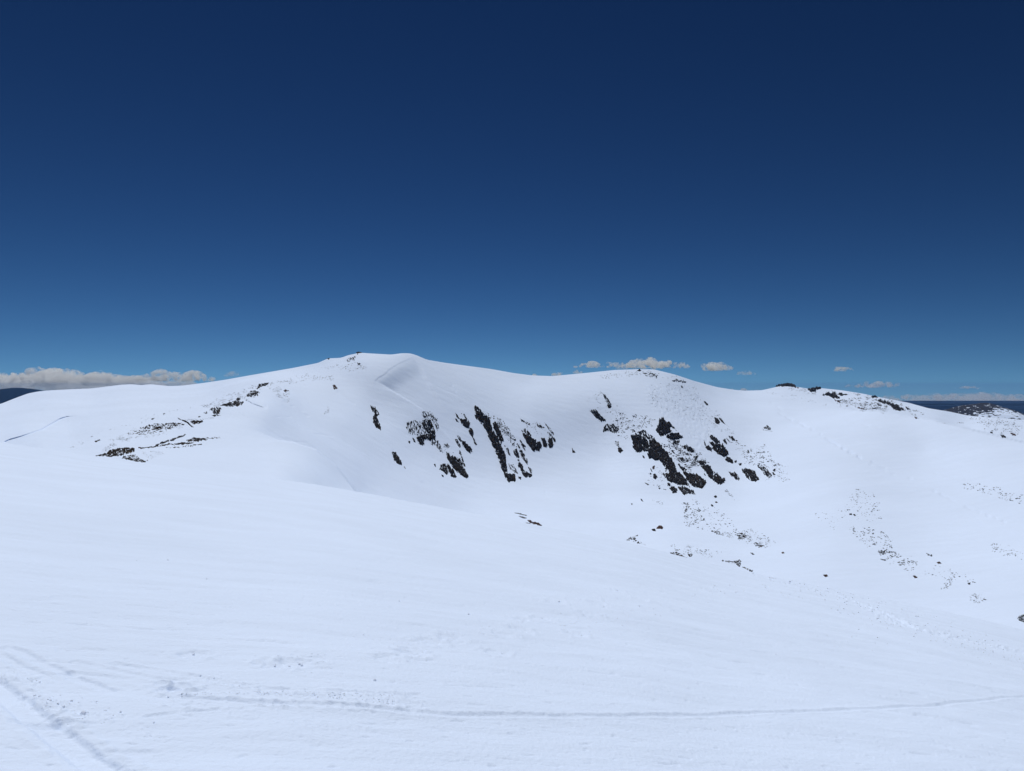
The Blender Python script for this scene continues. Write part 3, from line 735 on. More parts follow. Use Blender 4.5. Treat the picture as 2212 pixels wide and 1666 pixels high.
 ('4', [(300, 470), (400, 428), (540, 500), (640, 575), (655, 700), (620, 750), (520, 765), (410, 775), (345, 690), (335, 570)], .94, 1.8, ST4, 0, 'big rugged black cliff block at the left end of the right-hand cliff'),
 ('4', [(430, 395), (560, 355), (640, 440), (720, 470), (690, 515), (590, 515), (480, 475)], .62, 1.1, ST4, 0, 'snow-dusted top of the rugged cliff block'),
 ('4', [(315, 340), (370, 340), (395, 385), (330, 400)], .6, .7, ST4, 0, 'small rock at the upper left of the rugged cliff block'),
 ('4', [(655, 530), (740, 508), (860, 620), (950, 740), (1075, 900), (1130, 1000), (1172, 1100), (1100, 1150), (1000, 1085), (920, 1020), (860, 940), (780, 880), (700, 780), (650, 690)], .95, 1.9, ST4, 0, 'largest black cliff rib, slanting down the middle of the right-hand cliff'),
 ('4', [(630, 705), (700, 700), (780, 800), (855, 900), (780, 938), (720, 900), (650, 892), (622, 805)], .98, 1.7, ST4, 0, 'black buttress bulging from the left side of the largest cliff rib'),
 ('4', [(1010, 1060), (1150, 1120), (1240, 1200), (1350, 1330), (1390, 1400), (1250, 1395), (1130, 1360), (1000, 1320), (975, 1240), (1030, 1170)], .96, 1.8, ST4, 0, 'wide black cliff foot below the largest cliff rib'),
 ('4', [(908, 1180), (1000, 1158), (1045, 1200), (960, 1262)], .85, 1.0, ST4, 0, 'dark ledge on the left of the wide cliff foot'),
 ('4', [(928, 1090), (1000, 1048), (1035, 1085), (960, 1135)], .65, .9, ST4, 0, 'snow-mottled ledge above the dark ledge by the cliff foot'),
 ('4', [(1185, 965), (1280, 1060), (1368, 1100), (1340, 1145), (1270, 1115), (1220, 1045)], .94, 1.3, ST4, 0, 'black rock fin right of the largest cliff rib'),
 ('4', [(1285, 1135), (1400, 1185), (1560, 1205), (1660, 1285), (1705, 1390), (1660, 1465), (1500, 1435), (1400, 1350), (1320, 1215)], .98, 1.8, ST4, 0, 'broad black boat-shaped cliff at the lower right of the cliff group'),
 ('4', [(1645, 1265), (1720, 1310), (1732, 1350), (1710, 1395), (1640, 1315)], .995, 1.2, ST4, 0, 'small black rock on the right shoulder of the boat-shaped cliff'),
 ('4', [(1180, 1130), (1240, 1170), (1400, 1350), (1420, 1440), (1370, 1400), (1290, 1290)], .5, 1.0, ST4, 0, 'snow-mottled gully rock between the cliff foot and the boat-shaped cliff'),
 ('4', [(995, 1355), (1050, 1368), (1062, 1420), (1000, 1412)], .93, 1.0, ST4, 0, 'small black knob under the wide cliff foot'),
 ('4', [(1028, 1450), (1100, 1428), (1190, 1480), (1172, 1542), (1100, 1545)], .95, 1.2, ST4, 0, 'squat black rock in the lowest row of the cliff, left one'),
 ('4', [(1190, 1430), (1340, 1438), (1500, 1520), (1530, 1572), (1400, 1552), (1350, 1572), (1300, 1578), (1230, 1500)], .84, 1.3, ST4, 0, 'long snow-cracked black rock in the lowest row of the cliff, right one'),
 ('4', [(1575, 955), (1650, 928), (1735, 970), (1710, 1012), (1620, 1015)], .88, 1.1, ST4, 0, 'black rock capping the long slanting rib right of the boat-shaped cliff'),
 ('4', [(1295, 650), (1380, 648), (1440, 690), (1512, 740), (1480, 788), (1390, 752), (1320, 705)], .85, 1.1, ST4, 0, 'dark double knob of rock on the stony slope right of the cliff'),
 ('4', [(1335, 790), (1400, 785), (1400, 830), (1350, 825)], .75, .7, ST4, 0, 'small rock just below the dark double knob'),
 ('4', [(1195, 880), (1280, 865), (1335, 930), (1280, 955)], .72, .9, ST4, 0, 'broken dark rock in the middle of the stony slope'),
 ('4', [(1488, 850), (1585, 838), (1545, 912), (1500, 880)], .75, .8, ST4, 0, 'small dark rock between the double knob and the capped rib'),
 ('4', [(1055, 728), (1110, 758), (1145, 812), (1090, 780)], .85, .8, ST4, 0, 'slim dark rock right beside the largest cliff rib'),
 ('4', [(1230, 620), (1260, 650), (1290, 680), (1250, 660)], .8, .5, ST4, 0, 'very small rock left of the dark double knob'),
 ('4', [(58, 688), (110, 686), (152, 745), (100, 788), (62, 752)], .995, 1.2, ST4, 0, 'single black rock alone in smooth snow left of the cliff'),
 ('4', [(518, 828), (560, 848), (568, 887), (530, 872)], .995, .8, ST4, 0, 'small dark rock just under the rugged cliff block'),
 ('4', [(720, 1190), (770, 1175), (812, 1250), (770, 1288), (728, 1262)], .97, 1.1, ST4, 0, 'black boulder-like rock left of the wide cliff foot'),
 ('4', [(705, 1050), (757, 1018), (752, 1082), (720, 1095)], .95, .8, ST4, 2, 'brownish rock above the black boulder-like rock'),
 ('4', [(668, 1075), (685, 1080), (722, 1152), (690, 1135)], .95, .7, ST4, 0, 'thin dark sliver left of the brownish rock'),
 ('4', [(660, 1160), (690, 1165), (690, 1195), (662, 1190)], .95, .6, ST4, 0, 'tiny rock under the thin dark sliver'),
 ('4', [(562, 1348), (600, 1355), (650, 1388), (610, 1398)], .85, .7, ST4, 0, 'pair of small joined rocks low left of the cliff'),
 ('4', [(822, 1448), (875, 1445), (850, 1472)], .95, .7, ST4, 0, 'small flat dark rock left of the lowest cliff row'),
 ('4', [(915, 1470), (970, 1475), (980, 1500)], .6, .6, ST4, 0, 'faint little rock just left of the lowest cliff row'),
 ('5', [(318, 785), (350, 768), (440, 830), (488, 890), (440, 915), (390, 872), (338, 832)], .9, 1.3, ST4, 0, 'upper black rock of the second cliff group to the right'),
 ('5', [(300, 850), (350, 880), (430, 925), (540, 928), (602, 1020), (637, 1090), (590, 1112), (560, 1133), (470, 1080), (400, 1025), (365, 960)], .85, 1.5, ST4, 0, 'largest snow-flecked rock of the second cliff group'),
 ('5', [(248, 960), (300, 943), (362, 990), (357, 1043), (290, 1012)], .98, 1.2, ST4, 0, 'plump black rock at the left of the second cliff group'),
 ('5', [(228, 840), (245, 880), (268, 950), (235, 925)], .8, .7, ST4, 0, 'thin rock tail above the plump black rock'),
 ('5', [(582, 1140), (632, 1128), (702, 1190), (703, 1238), (640, 1222), (588, 1182)], .95, 1.2, ST4, 0, 'oval black rock at the bottom of the second cliff group'),
 ('5', [(638, 780), (700, 788), (748, 855), (700, 860), (648, 812)], .92, 1.0, ST4, 0, 'dark rock at the upper right of the second cliff group'),
 ('5', [(543, 850), (580, 822), (612, 922), (575, 902)], .85, .8, ST4, 0, 'short upright rock between the top rocks of the second cliff group'),
 ('5', [(600, 812), (640, 848), (662, 892), (620, 852)], .85, .7, ST4, 0, 'slim rock beside the short upright rock'),
 ('5', [(735, 845), (775, 845), (795, 862), (770, 872)], .85, .5, ST4, 0, 'little rock at the right tip of the second cliff group'),
 ('5', [(222, 202), (260, 218), (303, 266), (270, 272)], .88, .9, ST4, 0, 'dark rock high on the hill right of the ribbed snow patch'),
 ('5', [(395, 460), (450, 498), (497, 550), (470, 592), (412, 560)], .88, 1.0, ST4, 0, 'left rock of a close pair high above the second cliff group'),
 ('5', [(468, 468), (530, 518), (597, 600), (560, 582), (500, 522)], .93, 1.0, ST4, 0, 'long thin right rock of a close pair high above the second cliff group'),
 ('5', [(1222, 640), (1270, 606), (1332, 640), (1334, 682), (1250, 662)], .62, .8, ST4, 0, 'small snow-mottled rock alone on the smooth right slope'),
 ('5', [(1175, 640), (1232, 682), (1385, 708), (1300, 688), (1225, 690)], .7, .5, (0.8, 0.5), 0, 'thin dark line of rock under the small mottled rock on the right slope'),
 ('5', [(733, 1200), (765, 1183), (778, 1215), (745, 1228)], .995, .9, ST4, 0, 'small round rock right of the oval black rock'),
 ('5', [(803, 1240), (850, 1228), (862, 1265), (820, 1272)], .85, .8, ST4, 0, 'second small rock further right of the oval black rock'),
 ('5', [(628, 1370), (690, 1402), (735, 1383), (792, 1430), (822, 1490), (800, 1518), (740, 1492), (670, 1432)], .97, 1.3, ST4, 0, 'black fish-shaped rock low on the right, first of the last three'),
 ('5', [(850, 1340), (950, 1338), (1050, 1355), (1100, 1430), (1142, 1500), (1110, 1533), (1010, 1528), (940, 1472), (905, 1420)], .93, 1.6, ST4, 0, 'big rounded dark rock with a snowy rim, middle of the last three on the right'),
 ('5', [(1105, 1250), (1160, 1290), (1240, 1290), (1310, 1370), (1362, 1440), (1340, 1468), (1300, 1472), (1220, 1412), (1150, 1330)], .66, 1.1, ST4, 0, 'ragged grey rock at the right end of the cliffs'),
 ('5', [(1368, 1350), (1412, 1320), (1428, 1362), (1390, 1372)], .85, .7, ST4, 0, 'upper one of two small rocks at the far right end of the cliffs'),
 ('5', [(1356, 1380), (1385, 1378), (1422, 1435), (1380, 1428)], .88, .7, ST4, 0, 'lower one of two small rocks at the far right end of the cliffs'),
 ('5', [(950, 1020), (970, 1015), (985, 1065), (955, 1050)], .85, .6, ST4, 0, 'small dark rock in the stony band right of the second cliff group'),
 ('5', [(183, 1288), (290, 1268), (372, 1360), (387, 1520), (330, 1482), (250, 1372)], .98, 1.6, ST4, 0, 'long black slanting rib right of the boat-shaped cliff'),
 ('5', [(383, 1440), (440, 1398), (530, 1490), (583, 1490), (562, 1560), (500, 1592), (400, 1545)], .98, 1.5, ST4, 0, 'heavy black rock at the bottom of the long slanting rib'),
 ('5', [(392, 1372), (415, 1382), (400, 1408)], .995, .6, ST4, 0, 'tiny rock above the heavy black rock of the slanting rib'),
 ('5', [(222, 1390), (245, 1410), (262, 1448), (238, 1430)], .93, .6, ST4, 0, 'tiny rock left of the long slanting rib'),
 ('C', [(438, 362), (470, 385), (520, 470), (500, 500), (480, 440), (450, 395)], .6, .9, ST3, 0, 'thin broken rock line highest on the headwall left of the right-hand hill'),
 ('C', [(485, 472), (525, 480), (515, 500), (490, 497)], .97, .8, ST3, 0, 'small black rock at the foot of the thin broken rock line'),
 ('C', [(333, 525), (380, 513), (440, 580), (480, 612), (430, 618), (385, 582)], .88, 1.1, ST3, 0, 'dark slanting rock between the claw group and the right-hand cliff'),
 ('C', [(445, 710), (455, 670), (480, 645), (530, 638), (590, 690), (560, 722), (500, 700)], .68, 1.0, ST3, 0, 'splayed snow-streaked rock up and left of the right-hand cliff'),
 ('C', [(175, 848), (190, 870), (208, 895), (180, 892)], .9, .7, ST3, 0, 'small lone rock in smooth snow right of the claw group'),
 ('C', [(545, 800), (580, 780), (600, 850), (560, 830)], .35, .5, ST3, 0, 'speckled stones above the single black rock in smooth snow'),
 ('B', [(1665, 655), (1705, 665), (1748, 742), (1720, 762), (1680, 715)], .72, .9, ST2, 0, 'upper part of the leftmost headwall rock, streaked with snow'),
 ('B', [(1688, 742), (1715, 742), (1752, 850), (1758, 898), (1720, 872), (1688, 820)], .98, 1.3, ST2, 0, 'solid black lower part of the leftmost headwall rock'),
 ('B', [(1866, 1102), (1900, 1112), (1952, 1180), (1972, 1232), (1930, 1228), (1898, 1190)], .96, 1.2, ST2, 0, 'black rock lowest on the left side of the bowl'),
 ('B', [(1988, 1242), (2008, 1272), (1992, 1262)], .9, .6, ST2, 0, 'tiny rock below the lowest rock on the left side of the bowl'),
 ('B', [(1290, 452), (1318, 455), (1338, 485), (1305, 497)], .8, .8, ST2, 2, 'small brownish rock alone on the slope below the summit'),
 ('B', [(805, 505), (830, 495), (865, 505), (830, 522)], .6, .6, STH, 2, 'rust-coloured little rock patch right of the ridge crest'),
 ('B', [(1440, 190), (1500, 180), (1530, 160), (1540, 145), (1500, 210), (1430, 230)], .42, .6, ST2, 0, 'faint rock streak just below the summit'),
 ('B', [(1532, 235), (1568, 240), (1560, 262), (1535, 255)], .6, .6, ST2, 0, 'small rock below the faint summit streak'),
 ('B', [(1235, 195), (1262, 188), (1255, 205)], .9, .6, STH, 0, 'tiny rock on the skyline left of the summit'),
 ('B', [(1525, 131), (1550, 126), (1575, 132), (1570, 142), (1530, 142)], .9, .45, STH, 0, 'tiny dark cairn-like rock on top of the summit'),
 ('8', [(1620, 135), (1650, 88), (1700, 100), (1760, 68), (1785, 110), (1760, 185), (1700, 192), (1670, 150)], .55, 1.0, (0.5, 0.8), 0, 'broken black rocks at the lower end of the crest rock line'),
 ('8', [(1650, 200), (1720, 188), (1785, 200), (1700, 217)], .6, .6, STH, 0, 'flat rock strip under the lower end of the crest rock line'),
 ('8', [(1540, 155), (1580, 140), (1600, 160), (1560, 175)], .55, .5, STH, 0, 'small rock left of the crest rock line'),
 ('8', [(1458, 215), (1490, 205), (1500, 215), (1465, 228)], .8, .5, STH, 0, 'little dark stone between the crest rock line and the curved dark line'),
 ('8', [(1780, 60), (1850, 28), (1912, 28), (1922, 68), (1890, 60)], .75, .9, STH, 0, 'dark jagged rock next up the crest rock line'),
 ('B', [(205, 652), (340, 608), (418, 620), (400, 655), (270, 662)], .62, .9, STH, 0, 'long jagged rock in the middle of the crest rock line'),
 ('B', [(350, 585), (370, 575), (388, 585), (378, 602), (350, 602)], .97, .9, STH, 0, 'blocky black rock standing on the crest rock line'),
 ('B', [(438, 565), (500, 505), (582, 522), (560, 560), (490, 578)], .5, .8, STH, 0, 'brown and black stony patch near the upper end of the crest rock line'),
 ('B', [(548, 498), (570, 450), (610, 440), (672, 432), (640, 458), (590, 468)], .75, .9, STH, 0, 'topmost dark hook of the crest rock line'),
 ('8', [(1335, 292), (1400, 268), (1530, 276), (1525, 302), (1400, 322)], .85, .7, STH, 3, 'dark heath patch right of the upper curved dark line'),
 ('8', [(635, 378), (800, 328), (1150, 298), (1275, 320), (1050, 390), (880, 402), (740, 402)], .42, .6, STH, 3, 'wide heath patch streaked with snow left of the upper curved dark line'),
 ('8', [(825, 380), (900, 358), (942, 375), (880, 397)], .9, .6, STH, 3, 'solid dark spot in the wide streaked heath patch'),
 ('8', [(440, 450), (650, 400), (1050, 420), (750, 450), (640, 475)], .25, .4, STH, 3, 'faint grey heath streaks under the wide streaked heath patch'),
 ('8', [(1285, 562), (1400, 518), (1560, 528), (1605, 545), (1450, 572), (1310, 577)], .66, .7, STH, 3, 'oval heath patch right of the lower curved dark line'),
 ('8', [(1560, 515), (1800, 508), (1780, 525), (1600, 530)], .35, .4, STH, 3, 'thin heath tail right of the oval heath patch'),
 ('8', [(1080, 615), (1200, 590), (1405, 588), (1300, 610), (1100, 622)], .9, .6, STH, 3, 'flat dark heath strip under the oval heath patch'),
 ('8', [(1000, 655), (1200, 640), (1580, 600), (1400, 630), (1200, 662)], .3, .4, STH, 3, 'faint heath streak under the flat dark strip'),
 ('8', [(600, 672), (780, 642), (1085, 600), (1085, 614), (800, 658), (640, 678)], .9, .5, STH, 3, 'thin dark band of bare ground joining the lower heath patches'),
 ('8', [(5, 776), (150, 748), (228, 688), (400, 662), (555, 662), (560, 722), (460, 752), (300, 790), (130, 790)], .72, .9, STH, 3, 'largest dark heath patch, at the left edge of the ridge rocks'),
 ('8', [(610, 650), (650, 650), (650, 670), (615, 672)], .9, .5, STH, 2, 'small orange-brown stone at the right end of the largest heath patch'),
 ('8', [(350, 800), (560, 770), (640, 810), (560, 835), (400, 815)], .35, .5, STH, 3, 'speckled heath below the largest heath patch'),
 ('8', [(380, 820), (550, 815), (740, 840), (700, 860), (560, 852)], .62, .6, STH, 3, 'lowest dark heath strip on the left slope'),
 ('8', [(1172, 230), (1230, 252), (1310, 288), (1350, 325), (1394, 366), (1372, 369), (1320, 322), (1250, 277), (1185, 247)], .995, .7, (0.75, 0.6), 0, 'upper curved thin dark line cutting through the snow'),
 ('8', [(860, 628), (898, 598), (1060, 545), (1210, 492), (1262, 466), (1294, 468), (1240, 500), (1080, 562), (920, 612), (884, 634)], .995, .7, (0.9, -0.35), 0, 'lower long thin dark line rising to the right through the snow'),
 ('8', [(795, 240), (845, 230), (835, 245), (800, 258)], .8, .5, STH, 0, 'small dark rock left of the upper curved dark line'),
 ('8', [(960, 178), (980, 166), (1000, 172), (965, 186)], .8, .5, STH, 0, 'small dark rock higher left of the upper curved dark line'),
 ('8', [(-10, 560), (60, 540), (70, 550), (0, 585)], .7, .6, STH, 0, 'small dark rock pair in the open snow left of the heath patches'),
 ('6', [(132, 125), (160, 108), (205, 98), (290, 84), (340, 105), (400, 130), (415, 150), (330, 132), (250, 122)], .8, 1.6, STH, 0, 'black rock crown on the leftmost knoll of the right skyline'),
 ('6', [(528, 160), (600, 150), (640, 132), (708, 155), (640, 172), (625, 200), (570, 192)], .85, 1.8, STH, 0, 'second black rock crown on the right skyline'),
 ('6', [(722, 235), (780, 213), (870, 208), (900, 250), (932, 275), (860, 283), (800, 246)], .9, 1.8, (0.8, 0.5), 0, 'large black rock patch under the right skyline'),
 ('6', [(880, 215), (960, 213), (1032, 230), (960, 247)], .7, 1.2, STH, 0, 'dark rock strip right of the large patch under the right skyline'),
 ('6', [(865, 290), (950, 318), (935, 335), (890, 315)], .55, 1.0, ST4, 2, 'brownish rock below the large patch under the right skyline'),
 ('6', [(1325, 255), (1380, 243), (1412, 265), (1350, 272)], .85, 1.3, STH, 0, 'dark rock at the top of the long slanting rock line on the right'),
 ('6', [(1345, 285), (1440, 298), (1560, 338), (1650, 368), (1755, 432), (1690, 434), (1610, 402), (1560, 362), (1430, 318)], .93, 1.8, (0.85, 0.5), 0, 'long slanting black rock line on the right knoll'),
 ('6', [(1398, 338), (1480, 368), (1420, 366)], .85, 1.0, STH, 0, 'short dark rock under the long slanting rock line'),
 ('6', [(1758, 378), (1822, 412), (1790, 422)], .85, 1.0, ST4, 0, 'short rock right of the long slanting rock line'),
 ('6', [(1870, 508), (1932, 528), (1900, 532)], .7, .9, STH, 2, 'small brownish rock at the right foot of the knoll'),
 ('6', [(1150, 390), (1200, 395), (1250, 412), (1200, 418)], .6, .9, STH, 2, 'rust-flecked rock in the middle of the stony knoll side'),
 ('6', [(1345, 398), (1400, 395), (1400, 408), (1350, 410)], .7, .8, STH, 0, 'small dark rock beneath the long slanting rock line'),
 ('7', [(1648, 925), (1682, 918), (1698, 962), (1660, 948)], .95, 1.0, ST4, 0, 'left one of three dark rocks at the right edge of the high slope'),
 ('7', [(1815, 975), (1850, 968), (1922, 1022), (1850, 1012)], .9, 1.0, ST4, 0, 'middle one of three dark rocks at the right edge of the high slope'),
 ('7', [(1988, 950), (2030, 948), (2084, 986), (2040, 982)], .98, 1.0, ST4, 2, 'right one of three dark rocks at the right edge of the high slope'),
 ('L', [(405, 250), (430, 252), (440, 262), (480, 268), (522, 288), (520, 299), (470, 285), (425, 270)], .95, .8, STH, 2, 'reddish-brown rocks by the frozen lake at the bottom of the bowl'),
 ('L', [(370, 266), (420, 272), (460, 288), (420, 280)], .9, .5, STH, 0, 'thin dark strip left of the reddish-brown rocks'),  # narrow strip in the dark rock colour
 ('L', [(292, 186), (330, 188), (400, 208), (395, 213), (340, 200)], .97, .25, (0.95, 0.25), 0, 'upper thin dark strip painted as the shade in a snow crack above the reddish-brown rocks'),  # no rock here: dark strip stands for shade inside a snow crack
 ('L', [(335, 214), (365, 217), (400, 232), (385, 236), (350, 226)], .97, .25, (0.95, 0.25), 0, 'lower thin dark strip painted as the shade in a snow crack above the reddish-brown rocks'),  # likewise a dark strip for crack shade, not an outcrop
 ('L', [(1436, 318), (1448, 300), (1470, 292), (1492, 308), (1486, 322), (1462, 318)], .97, 1.2, STH, 2, 'large brown boulder with its small neighbour on the flat bowl floor'),
 ('L', [(1402, 322), (1430, 318), (1434, 334), (1408, 332)], .97, .8, STH, 0, 'small black rock left of the large brown boulder'),
 ('L', [(1200, 405), (1240, 375), (1290, 368), (1270, 395), (1210, 415)], .38, .4, STH, 3, 'grey-brown heath fringe showing along the crest of the near slope'),
 ('L', [(1230, 392), (1330, 425), (1350, 445), (1270, 425)], .3, .4, STH, 3, 'thin heath line continuing down the crest of the near slope'),
 ('L', [(1545, 505), (1600, 500), (1680, 548), (1640, 548), (1580, 528)], .6, .4, STH, 3, 'brown heath patch poking over the crest of the near slope'),
 ('L', [(1690, 520), (1730, 522), (1720, 538), (1700, 540)], .7, .4, STH, 3, 'small brown heath patch right of the one over the crest'),
 ('L', [(1960, 572), (2060, 578), (2110, 560), (2120, 570), (2105, 628), (2080, 600), (2030, 590)], .62, .5, STH, 3, 'hooked dark heath patch at the right of the near crest'),
 ('L', [(2125, 620), (2180, 640), (2212, 650), (2205, 668), (2150, 640)], .5, .4, STH, 3, 'dark heath patch farthest right along the near crest'),
 ('L', [(1870, 328), (1940, 335), (1975, 365), (1920, 360)], .4, .4, STH, 3, 'stony heath patch on the bowl floor, left of two'),
 ('L', [(2080, 355), (2150, 350), (2160, 385), (2105, 405)], .45, .4, STH, 3, 'stony heath patch on the bowl floor, right of two'),
 ('R', [(350, 455), (385, 450), (425, 475), (400, 488), (365, 475)], .55, .3, STH, 3, 'round heath patch in the middle of the lower right snow'),
 ('R', [(830, 676), (855, 672), (866, 685), (845, 690)], .98, .6, STH, 2, 'lone dark boulder with a long snow tail on the lower right slope'),
 ('R', [(1447, 682), (1465, 680), (1480, 695), (1460, 700)], .98, .6, STH, 2, 'dark brown boulder in the lower right stone field'),
 ('R', [(326, 522), (340, 522), (356, 534), (345, 538)], .95, .4, STH, 0, 'flat dark stone on the snow between two heath patches'),
 ('R', [(540, 520), (555, 517), (562, 526), (545, 530)], .95, .4, STH, 2, 'dark stone at the right end of the heath patches on the bowl floor'),
 ('R', [(1007, 254), (1025, 253), (1030, 264), (1010, 264)], .98, .5, STH, 0, 'left one of two dark stones high in the right stone field'),
 ('R', [(1036, 258), (1048, 258), (1058, 270), (1042, 268)], .98, .5, STH, 0, 'right one of two dark stones high in the right stone field'),
 ('R', [(1206, 512), (1250, 505), (1330, 522), (1280, 525), (1225, 540)], .5, .4, STH, 0, 'cluster of grey stones in the middle of the right stone field'),
 ('R', [(1215, 565), (1255, 565), (1262, 578), (1230, 573)], .7, .4, STH, 0, 'small stones below the grey stone cluster'),
 ('R', [(1608, 588), (1630, 584), (1644, 598), (1620, 604)], .75, .4, STH, 2, 'brownish stone right of the stone field'),
 ('R', [(1540, 525), (1580, 535), (1585, 550), (1550, 540)], .5, .4, STH, 0, 'flat pale stones above the brownish stone on the right'),
 ('R', [(1823, 730), (1840, 730), (1845, 745), (1828, 742)], .9, .4, STH, 0, 'small dark stone near the right edge of the lower snow'),
 ('R', [(2165, 975), (2180, 962), (2200, 952), (2240, 960), (2250, 990), (2210, 998), (2180, 990)], .8, .9, STH, 1, 'snow-capped boulder cut off by the right edge of the picture'),
 ('C', [(1040, 258), (1090, 248), (1190, 268), (1150, 275), (1080, 268)], .5, .6, STH, 0, 'flat dark rock strip below the top of the right-hand hill'),
 ('C', [(748, 170), (770, 158), (790, 168), (770, 176)], .85, .8, STH, 0, 'small dark rock on top of the right-hand hill'),
 ('C', [(790, 180), (930, 205), (920, 235), (820, 215)], .25, .5, STH, 0, 'faint stony strip on top of the right-hand hill'),
 ('C', [(1130, 290), (1155, 318), (1140, 322)], .6, .6, ST4, 0, 'small dark rock at the top of the wind-ribbed snow patch'),
 ('C', [(1420, 1280), (1440, 1274), (1456, 1284), (1438, 1292)], .98, .9, STH, 0, 'uppermost dark boulder below the heavy black rock'),
 ('C', [(1436, 1328), (1448, 1322), (1462, 1332), (1444, 1338)], .9, .7, STH, 2, 'middle brownish boulder below the heavy black rock'),
 ('C', [(1398, 1352), (1410, 1348), (1426, 1366), (1408, 1372)], .98, .8, STH, 0, 'lowest dark boulder below the heavy black rock'),
 ('C', [(778, 1300), (792, 1304), (806, 1328), (786, 1318)], .98, .7, STH, 0, 'dark boulder on the smooth snow below the cliff, larger of two'),
 ('C', [(696, 1340), (708, 1340), (708, 1352), (698, 1350)], .98, .6, STH, 0, 'tiny boulder on the smooth snow below the cliff, smaller of two'),
 ('C', [(1160, 1330), (1200, 1335), (1190, 1400), (1165, 1430), (1175, 1380)], .35, .5, ST4, 3, 'brown stony strip running down below the lowest cliff row'),
 ('L', [(1812, 234), (1824, 232), (1824, 246), (1816, 246)], .98, .6, STH, 0, 'small dark boulder in the debris below the cliffs'),
]
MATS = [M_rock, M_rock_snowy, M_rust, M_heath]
HEATH = 3
n_out = 0
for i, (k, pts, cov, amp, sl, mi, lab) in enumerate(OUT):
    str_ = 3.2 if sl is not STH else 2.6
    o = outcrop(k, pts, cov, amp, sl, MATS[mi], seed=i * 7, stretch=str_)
    if o is None: print('EMPTY', lab); continue
    if mi == HEATH:
        o.name = 'heath_patch'; tag(o, lab, 'heath')
    elif 'boulder' in lab or 'stone' in lab.split()[:4]:
        o.name = 'boulder'; tag(o, lab, 'boulder')
    else:
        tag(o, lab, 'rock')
    n_out += 1
print('outcrops', n_out)

# ---------------------------------------------------------------- scattered stones
def stone_shape(seed):
    r = np.random.default_rng(seed)
    v = []
    for ring, z in ((6, -0.25), (6, 0.30), (4, 0.75)):
        for q in range(ring):
            an = 2 * np.pi * (q + r.uniform(-.25, .25)) / ring
            rad = (1.0 if z < 0.1 else .9 if z < .5 else .45) * r.uniform(.72, 1.12)
            v.append((math.cos(an) * rad, math.sin(an) * rad, z * r.uniform(.8, 1.2)))
    v.append((0, 0, 0.9))
    F = []
    for q in range(6): F += [(q, (q + 1) % 6, 6 + (q + 1) % 6), (q, 6 + (q + 1) % 6, 6 + q)]
    m46 = [0, 1, 1, 2, 3, 3]
    for q in range(6):
        a_, b_ = 6 + q, 6 + (q + 1) % 6
        c, d = 12 + m46[q], 12 + m46[(q + 1) % 6]
        F.append((a_, b_, c))
        if c != d: F.append((b_, d, c))
    for q in range(4): F.append((12 + q, 12 + (q + 1) % 4, 16))
    return np.array(v), np.array(F)
SHAPES = [stone_shape(s) for s in range(6)]
